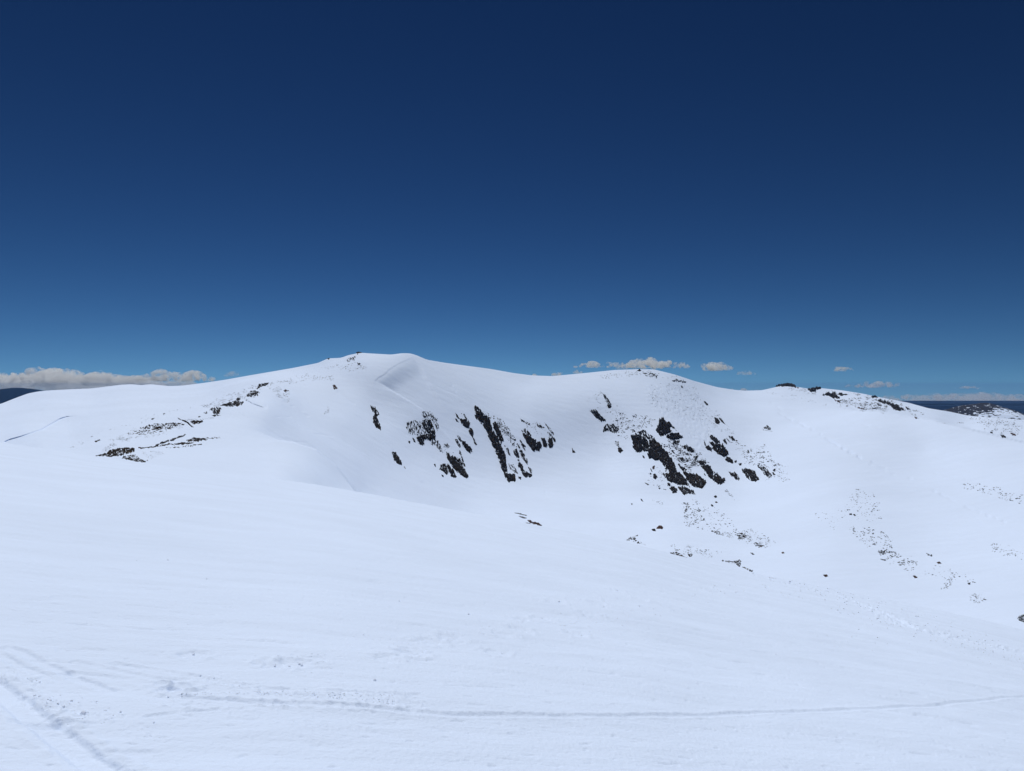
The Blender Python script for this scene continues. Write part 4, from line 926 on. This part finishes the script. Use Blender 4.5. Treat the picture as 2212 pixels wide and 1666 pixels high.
FIELDS = [  # key, polygon, count, size px (full-res) lo/hi, clumping, label, group
 ('4', [(0, 0), (330, 40), (700, 80), (800, 200), (700, 330), (420, 350), (150, 420), (0, 300)], 260, 2.0, 5.0, 'stone on the snow above the rugged cliff block', 'stones above the right-hand cliff'),
 ('4', [(880, 600), (1000, 520), (1300, 600), (1560, 720), (1800, 960), (1600, 1060), (1420, 1170), (1230, 980), (1000, 790)], 900, 1.8, 5.5, 'stone on the snowy slope between the black ribs of the right-hand cliff', 'stones between the cliff ribs'),
 ('5', [(0, 0), (250, 180), (430, 420), (480, 600), (300, 800), (180, 700), (100, 500), (0, 550)], 220, 1.2, 2.8, 'stone on the wind-ribbed snow of the right-hand hill', 'stones on the right-hand hill'),
 ('C', [(850, 290), (1000, 275), (1280, 300), (1330, 460), (1400, 560), (1250, 600), (1000, 520), (850, 480)], 650, 1.1, 2.8, 'stone on the wind-ribbed snow of the right-hand hill', 'stones on the right-hand hill'),
 ('C', [(400, 200), (700, 165), (900, 165), (1200, 260), (1000, 240), (760, 210), (420, 250)], 170, 1.6, 4.0, 'stone on the snowy top of the right-hand hill', 'stones on top of the right-hand hill'),
 ('5', [(620, 850), (820, 880), (1020, 1000), (1240, 920), (1420, 1200), (1600, 1290), (1400, 1330), (1080, 1280), (900, 1250), (760, 1000)], 330, 2.0, 5.5, 'stone among the rocks at the right end of the cliffs', 'stones at the right end of the cliffs'),
 ('5', [(1400, 1250), (1640, 1280), (1660, 1540), (1430, 1520), (1200, 1540), (1420, 1420)], 110, 1.5, 4.0, 'stone among the rocks at the right end of the cliffs', 'stones at the right end of the cliffs'),
 ('4', [(440, 560), (0, 450), (-60, 250), (60, 230), (250, 440)], 50, 2, 5, 'stone on the snow above the rugged cliff block', 'stones above the right-hand cliff'),
 ('L', [(1640, 100), (1730, 60), (1820, 140), (1780, 300), (1620, 320), (1640, 220)], 190, 2.2, 6.0, 'stone in the debris fan below the lowest cliff row', 'debris stones below the cliffs'),
 ('L', [(1700, 150), (1900, 120), (2050, 240), (2100, 330), (1750, 330), (1720, 250)], 130, 2.2, 6.5, 'stone in the debris fan below the lowest cliff row', 'debris stones below the cliffs'),
 ('L', [(2000, 0), (2080, 80), (2060, 90), (1990, 20)], 40, 2, 4.5, 'stone in the narrow line below the heavy black rock', 'stones below the heavy black rock'),
 ('L', [(1520, 450), (1700, 440), (1980, 500), (1990, 540), (1750, 545), (1580, 500)], 170, 2.0, 4.5, 'small stone just behind the crest of the near slope', 'stones behind the near crest'),
 ('L', [(1860, 320), (2010, 340), (2212, 330), (2212, 420), (2080, 400), (1930, 370)], 150, 2.0, 5.5, 'stone on the flat bowl floor near the heath patches', 'stones on the bowl floor'),
 ('R', [(200, 360), (360, 355), (450, 400), (540, 470), (440, 490), (250, 440)], 130, 2.2, 5.0, 'stone on the flat bowl floor near the heath patches', 'stones on the bowl floor'),
 ('R', [(1030, 80), (1180, 90), (1230, 200), (1240, 300), (1140, 330), (960, 280), (980, 180)], 150, 2.2, 5.5, 'stone in the upper part of the right stone field', 'stones in the right stone field'),
 ('R', [(700, 230), (960, 230), (900, 400), (820, 300)], 22, 2.5, 5.0, 'stone in the upper part of the right stone field', 'stones in the right stone field'),
 ('R', [(990, 340), (1180, 350), (1320, 410), (1300, 520), (1180, 500), (1060, 440)], 170, 2.2, 6.5, 'stone in the middle part of the right stone field', 'stones in the right stone field'),
 ('R', [(1200, 500), (1340, 520), (1500, 560), (1480, 650), (1420, 670), (1340, 620), (1230, 570)], 130, 2.4, 7.0, 'stone in the middle part of the right stone field', 'stones in the right stone field'),
 ('R', [(1700, 660), (1760, 650), (1700, 770), (1640, 775)], 75, 2.2, 5.0, 'stone in the narrow slanting strip on the lower right', 'stones in the lower right strip'),
 ('R', [(1830, 800), (1970, 800), (1960, 850), (1900, 885), (1840, 850)], 75, 2.2, 5.5, 'stone in the ring-shaped patch at the lower right', 'stones in the lower right ring'),
 ('R', [(1500, 660), (1600, 600), (1900, 700), (1880, 740), (1750, 750)], 40, 2.5, 6.0, 'stone in the narrow slanting strip on the lower right', 'stones in the lower right strip'),
 ('R', [(1980, 450), (2070, 455), (2212, 530), (2200, 570), (2000, 520)], 80, 2.2, 6.0, 'stone near the right edge of the picture', 'stones near the right edge'),
 ('R', [(1780, 40), (1960, 40), (2100, 90), (2212, 90), (2212, 200), (2060, 160), (1800, 80)], 130, 2.2, 6.0, 'stone on the slope at the far right edge', 'stones high on the right edge'),
 ('6', [(930, 270), (1320, 250), (1400, 300), (1700, 440), (1620, 470), (1200, 440), (930, 400), (900, 330)], 900, 1.5, 5.0, 'stone on the side of the stony right knoll', 'stones on the right knoll'),
 ('6', [(1400, 260), (1560, 280), (1850, 400), (2000, 470), (1900, 520), (1750, 400)], 170, 1.5, 4.5, 'stone on the side of the stony right knoll', 'stones on the right knoll'),
 ('6', [(700, 165), (1100, 195), (1350, 245), (1300, 260), (1050, 240), (720, 200)], 120, 1.5, 4.0, 'stone on the side of the stony right knoll', 'stones on the right knoll'),
 ('6', [(200, 120), (500, 150), (700, 210), (600, 240), (300, 170)], 170, 1.3, 3.5, 'stone beside the black rock crowns of the right skyline', 'stones beside the rock crowns'),
 ('6', [(0, 190), (300, 200), (700, 320), (850, 380), (500, 350), (100, 230)], 90, 1.3, 3.0, 'stone beside the black rock crowns of the right skyline', 'stones beside the rock crowns'),
 ('7', [(1000, 630), (1700, 700), (2212, 740), (2212, 1000), (1900, 980), (1520, 880), (1400, 740)], 520, 1.3, 4.5, 'stone on the distant flat at the right edge', 'stones on the distant flat'),
 ('7', [(900, 760), (1500, 780), (1500, 790), (850, 775)], 40, 1.5, 3.5, 'stone on the distant flat at the right edge', 'stones on the distant flat'),
 ('8', [(1500, 40), (1800, 0), (2120, -80), (2212, -60), (2150, 20), (1800, 60), (1700, 90), (1540, 120)], 380, 1.3, 3.4, 'stone on the wind-swept ridge beside the crest rocks', 'stones along the ridge crest'),
 ('B', [(50, 620), (250, 540), (550, 440), (680, 420), (900, 400), (900, 440), (700, 460), (480, 560), (240, 640)], 520, 1.3, 3.4, 'stone on the wind-swept ridge beside the crest rocks', 'stones along the ridge crest'),
 ('B', [(620, 440), (680, 450), (830, 480), (870, 520), (900, 610), (850, 630), (720, 550)], 260, 1.3, 3.0, 'stone on the wind-swept ridge beside the crest rocks', 'stones along the ridge crest'),
 ('B', [(850, 380), (1050, 340), (1330, 360), (1330, 440), (1250, 400), (1000, 440), (870, 440)], 240, 1.2, 3.0, 'stone on the slope below the summit', 'stones below the summit'),
 ('B', [(1150, 280), (1430, 230), (1560, 220), (1700, 300), (1560, 340), (1350, 310)], 150, 1.2, 3.2, 'stone on the slope below the summit', 'stones below the summit'),
 ('B', [(1180, 720), (1260, 640), (1280, 680), (1240, 770)], 50, 1.2, 3.0, 'stone on the slope below the summit', 'stones below the summit'),
 ('8', [(230, 520), (500, 440), (1050, 440), (1000, 480), (640, 520), (280, 640), (100, 740), (60, 720)], 520, 1.2, 3.2, 'stone among the heath patches on the left slope', 'stones among the heath patches'),
 ('8', [(500, 380), (700, 340), (1150, 290), (1300, 320), (1330, 370), (1000, 410), (600, 440), (440, 450)], 420, 1.2, 3.2, 'stone among the heath patches on the left slope', 'stones among the heath patches'),
 ('8', [(1250, 255), (1500, 240), (1680, 220), (1700, 235), (1500, 265), (1300, 280)], 110, 1.2, 3.2, 'stone among the heath patches on the left slope', 'stones among the heath patches'),
 ('8', [(700, 680), (1020, 700), (960, 780), (800, 830), (600, 780)], 140, 1.2, 3.0, 'stone among the heath patches on the left slope', 'stones among the heath patches'),
 ('8', [(-400, 620), (300, 330), (900, 140), (1500, 50), (1500, 80), (900, 250), (100, 450), (-300, 700)], 70, 1.6, 4.2, 'stone alone on the open left snow slope', 'stones on the open left slope'),
 ('4', [(700, 1000), (900, 980), (980, 1380), (800, 1480), (560, 1400), (640, 1200)], 60, 2.0, 5.0, 'stone on the snow left of the wide cliff foot', 'stones left of the cliff foot'),
 ('3', [(560, 460), (700, 440), (800, 600), (920, 760), (900, 900), (800, 820), (700, 700), (640, 600)], 330, 1.2, 3.2, 'stone on the snow slab right of the longest rib', 'stones beside the longest rib'),
 ('3', [(1100, 430), (1350, 430), (1500, 560), (1400, 700), (1200, 700), (1100, 560)], 70, 1.2, 3.0, 'stone above the claw-shaped rocks', 'stones above the claw group'),
 ('2', [(170, 390), (480, 350), (600, 180), (740, 280), (740, 450), (500, 520), (180, 600)], 170, 1.3, 3.4, 'stone among the left headwall rocks', 'stones among the left headwall rocks'),
 ('2', [(880, 760), (1010, 770), (1080, 960), (950, 950), (800, 1160), (820, 1070)], 60, 1.3, 3.2, 'stone among the left headwall rocks', 'stones among the left headwall rocks'),
 ('C', [(400, 350), (450, 340), (700, 600), (650, 700), (560, 640), (480, 560), (280, 420)], 110, 1.4, 3.4, 'stone on the snow left of the right-hand cliff', 'stones left of the right-hand cliff'),
 ('C', [(1440, 500), (1500, 600), (1620, 740), (1500, 720), (1380, 640)], 160, 1.4, 3.4, 'stone on the snow above the second cliff group', 'stones above the second cliff group'),
 ('C', [(870, 1290), (1010, 1330), (1000, 1370), (880, 1350)], 16, 2, 5.0, 'stone on the snow left of the wide cliff foot', 'stones left of the cliff foot'),
]
stones = []
for fi, (k, pts, cnt, lo, hi, lab, grp) in enumerate(FIELDS):
    pl = zp(k, pts); a_ = np.array(pl); mn, mx_ = a_.min(0), a_.max(0)
    got = []
    tries = 0
    while sum(len(g) for g in got) < cnt and tries < 30:
        c = rng.uniform(mn, mx_, (cnt * 3, 2)); tries += 1
        sd = in_poly_sd(c[:, 0], c[:, 1], pl)
        cl = fbm(c[:, 0] / 26 + fi, c[:, 1] / 15, 2, 500 + fi)
        ok = (sd + 9 * cl > rng.uniform(0, 9, len(c))) & (cl > rng.uniform(-0.25, 0.22, len(c)))
        ok &= c[:, 1] > sky_y(c[:, 0]) + 1.5
        got.append(c[ok])
    c = np.vstack(got)[:cnt]
    sz = 1.3 * (lo + (hi - lo) * rng.random(len(c)) ** 3.0)
    P = surf(c[:, 0], c[:, 1])
    for j in range(len(c)): stones.append((sz[j], c[j, 0], c[j, 1], P[j], lab, grp))
stones.sort(key=lambda s: -s[0])
NB = 90
protos = []
for s in range(6):
    me = bpy.data.meshes.new('stone'); vv, ff = SHAPES[s]
    me.from_pydata(vv.tolist(), [], ff.tolist()); me.update(); me.materials.append(M_stone); protos.append(me)
big = [s for s in stones if s[0] > 2.6][:240]
bigset = set(id(s) for s in big)
for j, s in enumerate(big):
    ob = bpy.data.objects.new('stone', protos[j % 6]); COL.objects.link(ob)
    mpp = s[3][1] / FPX; r = s[0] * mpp * 0.5
    ob.location = s[3] + np.array([0, 0, -0.15 * r]); ob.scale = (r * 1.25, r * 1.1, r * random.uniform(.6, .95)); ob.rotation_euler = (random.uniform(-.3, .3), random.uniform(-.3, .3), random.uniform(0, 6.28))
    tag(ob, s[4], 'stone', s[5])
rest = [s for s in stones if id(s) not in bigset]
Vs, Fs, off = [], [], 0
for j, s in enumerate(rest):
    vv, ff = SHAPES[j % 6]
    mpp = s[3][1] / FPX; r = s[0] * mpp * 0.5
    an = rng.uniform(0, 6.28); ca, sa = math.cos(an), math.sin(an)
    x_ = (vv[:, 0] * ca - vv[:, 1] * sa) * r * rng.uniform(1.0, 1.9); y_ = (vv[:, 0] * sa + vv[:, 1] * ca) * r; z_ = vv[:, 2] * r * rng.uniform(.45, .9) - 0.2 * r
    Vs.append(np.stack([x_, y_, z_], 1) + s[3]); Fs.append(ff + off); off += len(vv)
o = mesh_obj('scattered_stones', np.vstack(Vs), np.vstack(Fs), M_stone, smooth=False)
tag(o, 'countless small dark stones scattered over the snowy slopes', 'stones', kind='stuff')
print('stones', len(stones), 'big', len(big))

# ---------------------------------------------------------------- snow chunks on the near slope
m, nt, b = new_mat('snow_chunk')
b.inputs['Base Color'].default_value = (0.84, 0.90, 1.0, 1); b.inputs['Roughness'].default_value = .8
tr = nt.nodes.new('ShaderNodeBsdfTranslucent'); tr.inputs['Color'].default_value = (0.95, 0.97, 1, 1)
ms = nt.nodes.new('ShaderNodeMixShader'); ms.inputs[0].default_value = 0.5
nt.links.new(b.outputs[0], ms.inputs[1]); nt.links.new(tr.outputs[0], ms.inputs[2]); nt.links.new(ms.outputs[0], nt.nodes['Material Output'].inputs['Surface'])
M_chunk = m
def chunk_mesh(seed, n=10):
    r = np.random.default_rng(seed)
    th = np.linspace(0, np.pi, n)[1:-1]; ph = np.linspace(0, 2 * np.pi, n + 4)[:-1]
    V = [(0, 0, 1.0)]
    for t in th:
        for p in ph: V.append((math.sin(t) * math.cos(p), math.sin(t) * math.sin(p), math.cos(t)))
    V.append((0, 0, -1.0)); V = np.array(V)
    d = 1 + 0.38 * fbm(V[:, 0] * 1.4 + seed * 3.1 + V[:, 2], V[:, 1] * 1.4 + V[:, 2] * 1.7, 3, 600 + seed)
    V = V * d[:, None]
    m_ = len(ph); F = []
    for q in range(m_): F.append((0, 1 + q, 1 + (q + 1) % m_))
    for i in range(len(th) - 1):
        for q in range(m_):
            a_ = 1 + i * m_ + q; b_ = 1 + i * m_ + (q + 1) % m_
            F += [(a_, a_ + m_, b_ + m_), (a_, b_ + m_, b_)]
    L = len(V) - 1; bs = 1 + (len(th) - 1) * m_
    for q in range(m_): F.append((bs + q, L, bs + (q + 1) % m_))
    return V, np.array(F)
CH = [chunk_mesh(s) for s in range(5)]
cp = []
for s in range(5):
    me = bpy.data.meshes.new('snow_chunk'); me.from_pydata(CH[s][0].tolist(), [], CH[s][1].tolist()); me.update(); me.materials.append(M_chunk)
    cp.append(me)
def on_slope(px, py):
    X_, Y_ = fg_xy(px, py); X_ = np.atleast_1d(X_); Y_ = np.atleast_1d(Y_)
    return X_, Y_, fg_z(X_, Y_) + fg_disp(X_.copy(), Y_.copy())
LUMPS = []   # px, py, height in full px, label, group
def LA(l, s, lab, grp=None):
    for p in l: LUMPS.append((p[0], p[1], s, lab, grp))
LA(ZA([(1003, 515)]), 17, 'lone upright snow lump left of the middle of the near slope')
LA(ZA([(1943, 657)]), 20, 'small pointed snow lump standing alone above the rough ski track')
LA(ZA([(430, 835)]), 34, 'largest snow lump in the broken snow at the lower left')
LA(ZA([(625, 828)]), 15, 'snow lump at the right end of the broken snow at the lower left')
LA(ZA([(797, 880)]), 13, 'small snow lump below the ski track, right of the broken snow')
LA(ZA([(205, 662)]), 13, 'small snow lump by the left edge above the broken snow')
LA(ZA([(1425, 572), (1552, 568), (1565, 572), (1500, 575)]), 15, 'snow lump on the rim of the wide hollow left on the near slope', 'lumps round the wide hollow')
LA(ZA([(205, 755), (262, 780), (330, 800), (300, 790), (370, 775), (545, 820), (180, 740), (240, 800)]), 15, 'snow lump among the broken snow at the lower left', 'lumps in the broken snow')
LA(ZA([(1040, 630), (1110, 645), (1185, 675), (1240, 688), (1280, 690)]), 11, 'snow lump along the upper ski track at the lower left', 'lumps along the upper ski track')
LA(ZA([(2070, 243), (870, 45), (1070, 135), (1885, 418)]), 9, 'tiny snow lump alone on the smooth near slope', 'tiny lumps on the smooth slope')
LA(Z9([(238, 218)]), 13, 'snow lump beside the footprints near the middle of the picture')
LA(Z9([(640, 288), (356, 350), (560, 172), (720, 173), (765, 137)]), 9, 'snow lump on the edge of a footprint on the near slope', 'lumps beside the footprints')
LA(Z9([(1166, 121), (1188, 120)]), 8, 'one of two small upright snow lumps near the crest', 'two small lumps near the crest')
LA(Z9([(1550, 143)]), 9, 'upright snow lump on the crest of the near slope at the right')
LA(Z9([(1330, 365), (1690, 302), (1600, 300), (2052, 326), (2092, 330), (1975, 300), (1910, 288)]), 8, 'small snow lump on the right part of the near slope', 'lumps on the right part of the slope')
LA(Z7A([(460, 700), (475, 702), (600, 725), (595, 732), (345, 665), (700, 745), (810, 815), (1030, 830)]), 11, 'snow lump along the broken crest of the near slope', 'lumps along the near crest')
LA(Z7A([(1165, 932), (1420, 1030), (1430, 1020), (1310, 965), (1370, 920), (1710, 1035), (1750, 1100), (1205, 1105), (1075, 1050)]), 9, 'snow lump in the churned snow at the right of the near slope', 'lumps in the churned snow')
for j, (px_, py_, hp, lab, grp) in enumerate(LUMPS):
    X_, Y_, Z_ = on_slope(px_, py_)
    r = hp * Y_[0] / FPX * 0.36
    ob = bpy.data.objects.new('snow_chunk', cp[j % 5]); COL.objects.link(ob)
    ob.location = (X_[0], Y_[0], Z_[0] + 0.1 * r); ob.scale = (r * random.uniform(.75, 1.1), r * random.uniform(.8, 1.2), r * random.uniform(.8, 1.0))
    ob.rotation_euler = (random.uniform(-.3, .3), random.uniform(-.3, .3), random.uniform(0, 6.28))
    tag(ob, lab, 'snow lump', grp)
CL = [(ZA([(700, 745), (1100, 735), (1500, 745), (2050, 790), (2070, 740), (1300, 710)]), 420, 3, 9),
      (ZA([(100, 720), (420, 740), (640, 830), (600, 900), (350, 880), (120, 770)]), 150, 3, 9),
      (ZA([(650, 880), (900, 900), (900, 980), (700, 950)]), 30, 3, 7),
      (ZA([(1500, 860), (1860, 890), (1850, 930), (1500, 930)]), 26, 3, 6),
      (ZA([(1320, 530), (1700, 520), (1720, 590), (1340, 600)]), 60, 3, 7),
      (ZA([(1340, 560), (1800, 600), (1800, 680), (1400, 620)]), 14, 3, 6),
      (ZA([(0, 590), (200, 650), (150, 680), (0, 640)]), 50, 3, 7),
      (ZA([(1740, 400), (1890, 410), (2212, 440), (2212, 560), (1950, 560), (1950, 470)]), 60, 3, 7),
      (Z9([(0, 300), (300, 250), (640, 200), (1100, 120), (1250, 140), (1100, 180), (700, 300), (300, 300), (0, 370)]), 330, 2.5, 6.5),
      (Z9([(1250, 70), (1600, 140), (1900, 230), (2212, 340), (2212, 420), (1900, 330), (1600, 230), (1300, 140)]), 420, 2.5, 6.5),
      (Z9([(1400, 220), (2100, 300), (2100, 420), (1500, 330)]), 90, 2.5, 5.5),
      (Z9([(0, 0), (1250, 100), (1300, 600), (0, 600)]), 60, 2.5, 4.5),
      (ZA([(0, 0), (2212, 0), (2212, 700), (0, 480)]), 60, 2.5, 4.5)]
Vs, Fs, off = [], [], 0
lo_ch = [chunk_mesh(s + 10, 6) for s in range(6)]
for pl, cnt, lo, hi in CL:
    a_ = np.array(pl); c = rng.uniform(a_.min(0), a_.max(0), (cnt * 6, 2))
    cl = fbm(c[:, 0] / 60, c[:, 1] / 30, 2, 700)
    c = c[(in_poly_sd(c[:, 0], c[:, 1], pl) > 0) & (cl > rng.uniform(-.3, .25, len(c)))][:cnt]
    X_, Y_, Z_ = on_slope(c[:, 0], c[:, 1])
    sz = lo + (hi - lo) * rng.random(len(c)) ** 3
    for j in range(len(c)):
        vv, ff = lo_ch[j % 6]; r = sz[j] * Y_[j] / FPX * (.36 if Y_[j] < 22 else .55)
        Vs.append(vv * np.array([r * rng.uniform(.8, 1.4), r, r * rng.uniform(.6, .95)]) + np.array([X_[j], Y_[j], Z_[j] + .1 * r])); Fs.append(ff + off); off += len(vv)
o = mesh_obj('snow_crumbs', np.vstack(Vs), np.vstack(Fs), M_chunk)
tag(o, 'loose crumbs of snow thrown over the near slope', 'snow crumbs', kind='stuff')

# ---------------------------------------------------------------- clouds
def cloud_mat(name, dens, thr=0.40):
    m = bpy.data.materials.new(name); m.use_nodes = True; nt = m.node_tree; nt.nodes.clear()
    out = nt.nodes.new('ShaderNodeOutputMaterial'); v = nt.nodes.new('ShaderNodeVolumePrincipled')
    v.inputs['Color'].default_value = (0.95, 0.975, 1, 1); v.inputs['Anisotropy'].default_value = 0.2
    g = nt.nodes.new('ShaderNodeNewGeometry'); n = nt.nodes.new('ShaderNodeTexNoise')
    n.inputs['Scale'].default_value = 1 / 240.0; n.inputs['Detail'].default_value = 4; n.inputs['Roughness'].default_value = 0.6
    mr = nt.nodes.new('ShaderNodeMapRange'); mr.inputs['From Min'].default_value = thr; mr.inputs['From Max'].default_value = thr + 0.16
    mr.inputs['To Max'].default_value = dens
    nt.links.new(g.outputs['Position'], n.inputs['Vector']); nt.links.new(n.outputs['Fac'], mr.inputs['Value']); nt.links.new(mr.outputs[0], v.inputs['Density'])
    nt.links.new(v.outputs[0], out.inputs['Volume'])
    try: m.cycles.volume_step_rate = 1.0
    except Exception: pass
    return m
M_cloud = cloud_mat('cloud', 0.0085, 0.465); M_thin = cloud_mat('thin_cloud', 0.0022, 0.42); M_soft = cloud_mat('soft_cloud', 0.0042, 0.44); M_layer = cloud_mat('cloud_layer', 0.0030, 0.32)
tex = bpy.data.textures.new('cloud_bumps', 'CLOUDS'); tex.noise_scale = 210; tex.noise_depth = 5
DCL = 29000.0
def ico_pts(sub=2):
    import bmesh
    bm = bmesh.new(); bmesh.ops.create_icosphere(bm, subdivisions=sub, radius=1.0)
    v = np.array([tuple(q.co) for q in bm.verts]); f = np.array([[l.index for l in p.verts] for p in bm.faces]); bm.free()
    return v, f
IV, IF = ico_pts(2)
def cloud(px0, px1, ptop, pbot, n, lab, mat=None, D=DCL, seed=0, grp=None, flat=0.5, rmul=1.0):
    r = np.random.default_rng(seed); mp = D / FPX
    Vs, Fs, off = [], [], 0
    W = px1 - px0; H = pbot - ptop
    n = int(n * 1.7)
    for i in range(n):
        t = (i + r.uniform(.2, .8)) / n
        env = (math.sin(math.pi * min(max(t, .06), .94)) ** 0.55)
        hh = H * env * r.uniform(.55, 1.0)
        k = r.integers(2, 4)
        for q in range(k):
            rad = hh * r.uniform(.2, .42) * rmul
            cx = px0 + W * t + r.uniform(-.5, .5) * W / n; cy = pbot - min(hh - rad * .9, rad * r.uniform(.3, 1.0) + (hh - rad) * q / k)
            c = np.array([(cx - 2040) * mp, D + r.uniform(-1, 1) * H * mp * 1.2, (1536 - cy) * mp])
            sc = np.array([rad * r.uniform(1.3, 2.4), rad * 1.8, rad * .85]) * mp
            v = IV * sc + c
            zb = (1536 - pbot) * mp + 0.05 * rad * mp
            v[:, 2] = np.where(v[:, 2] < zb, zb - (zb - v[:, 2]) * 0.12, v[:, 2])
            Vs.append(v); Fs.append(IF + off); off += len(v)
    V = np.vstack(Vs); o0 = np.array([(0.5 * (px0 + px1) - 2040) * mp, D, (1536 - pbot) * mp])
    o = mesh_obj('cloud', V - o0, np.vstack(Fs), mat or M_cloud); o.location = o0
    md = o.modifiers.new('union', 'REMESH'); md.mode = 'VOXEL'; md.voxel_size = max(45.0, W * mp / 220)
    d = o.modifiers.new('bumps', 'DISPLACE'); d.texture = tex; d.strength = min(420, H * mp * .35) ; d.mid_level = .42; d.texture_coords = 'GLOBAL'
    tag(o, lab, 'cloud', grp)
    return o
#CLOUDS
cE = lambda x, y: (2900 + x * .53345, 1400 + y * .53345)
cC = lambda x, y: (2200 + x * .45208, 1400 + y * .45208)
cloud(2290, 2460, 1433, 1465, 7, 'left end puff of the long white cloud over the saddle', seed=1)
cloud(2430, 2752, 1414, 1466, 13, 'long white cloud above the right-hand hill, bigger part', seed=2)
cloud(2278, 2330, 1468, 1489, 3, 'small white cloud touching the skyline left of the right-hand hill', seed=3)
cloud(2195, 2245, 1474, 1500, 3, 'small white cloud just above the saddle between summit and hill', seed=4)
cloud(2105, 2150, 1484, 1502, 3, 'smallest white cloud on the saddle skyline', seed=14)
cloud(2800, 2915, 1433, 1476, 6, 'compact white cloud right of the right-hand hill top', seed=5)
cloud(2925, 3010, 1470, 1494, 5, 'thin grey wisp of cloud beside the compact white cloud', M_thin, seed=6)
cloud(3326, 3392, 1452, 1480, 4, 'small lone white cloud high over the right knoll', seed=7)
cloud(3360, 3600, 1512, 1544, 10, 'flat grey-white cloud right of the knoll top', seed=8)
cloud(3400, 3500, 1516, 1540, 4, 'bright bump on the flat grey-white cloud', seed=18)
cloud(3785, 3945, 1534, 1550, 8, 'flat little cloud with a bright hump near the right edge', seed=9)
cloud(3830, 3875, 1530, 1549, 2, 'bright hump of the flat little cloud near the right edge', seed=19)
cloud(3080, 3350, 1540, 1556, 12, 'low row of pale clouds peeping over the saddle left of the knoll', seed=15, D=31000) if False else None
cloud(2860, 3090, 1540, 1566, 12, 'low row of pale clouds peeping over the saddle left of the knoll', seed=15, D=31000)
cloud(3390, 4400, 1556, 1606, 38, 'long low bank of pale clouds along the right horizon', M_soft, seed=10, D=31500)
cloud(3300, 4500, 1585, 1618, 30, 'dull grey lower layer under the right cloud bank', M_layer, seed=20, D=33000)
cloud(-300, 180, 1468, 1540, 16, 'left part of the grey cloud bank, cut by the picture edge', seed=11)
cloud(130, 330, 1448, 1530, 9, 'tallest dark cloud in the left cloud bank', seed=12, D=29500)
cloud(300, 560, 1472, 1535, 16, 'white-topped cloud in the middle of the left bank', seed=13)
cloud(540, 835, 1466, 1518, 16, 'white-topped cloud at the right end of the left bank', seed=16)
cloud(-400, 900, 1478, 1556, 34, 'grey lower layer of the left cloud bank', M_layer, seed=21, D=32000)
cloud(890, 950, 1470, 1500, 3, 'small faint cloud just right of the left bank', M_thin, seed=22)

# ---------------------------------------------------------------- the air
def box(name, x0, x1, y0, y1, z0, z1, mat):
    V = [(x, y, z) for x in (x0, x1) for y in (y0, y1) for z in (z0, z1)]
    F = [(0, 1, 3, 2), (4, 6, 7, 5), (0, 4, 5, 1), (2, 3, 7, 6), (0, 2, 6, 4), (1, 5, 7, 3)]
    return mesh_obj(name, np.array(V, float), np.array(F), mat, smooth=False)
m = bpy.data.materials.new('haze'); m.use_nodes = True; nt = m.node_tree; nt.nodes.clear()
out = nt.nodes.new('ShaderNodeOutputMaterial'); v = nt.nodes.new('ShaderNodeVolumePrincipled')
v.inputs['Color'].default_value = (0.24, 0.50, 1.0, 1); v.inputs['Density'].default_value = 1.8e-5; v.inputs['Anisotropy'].default_value = 0.0
nt.links.new(v.outputs[0], out.inputs['Volume'])
hz = box('haze', -30500, 30500, -1500, 25500, -1100, 62, m)
tag(hz, kind='stuff')
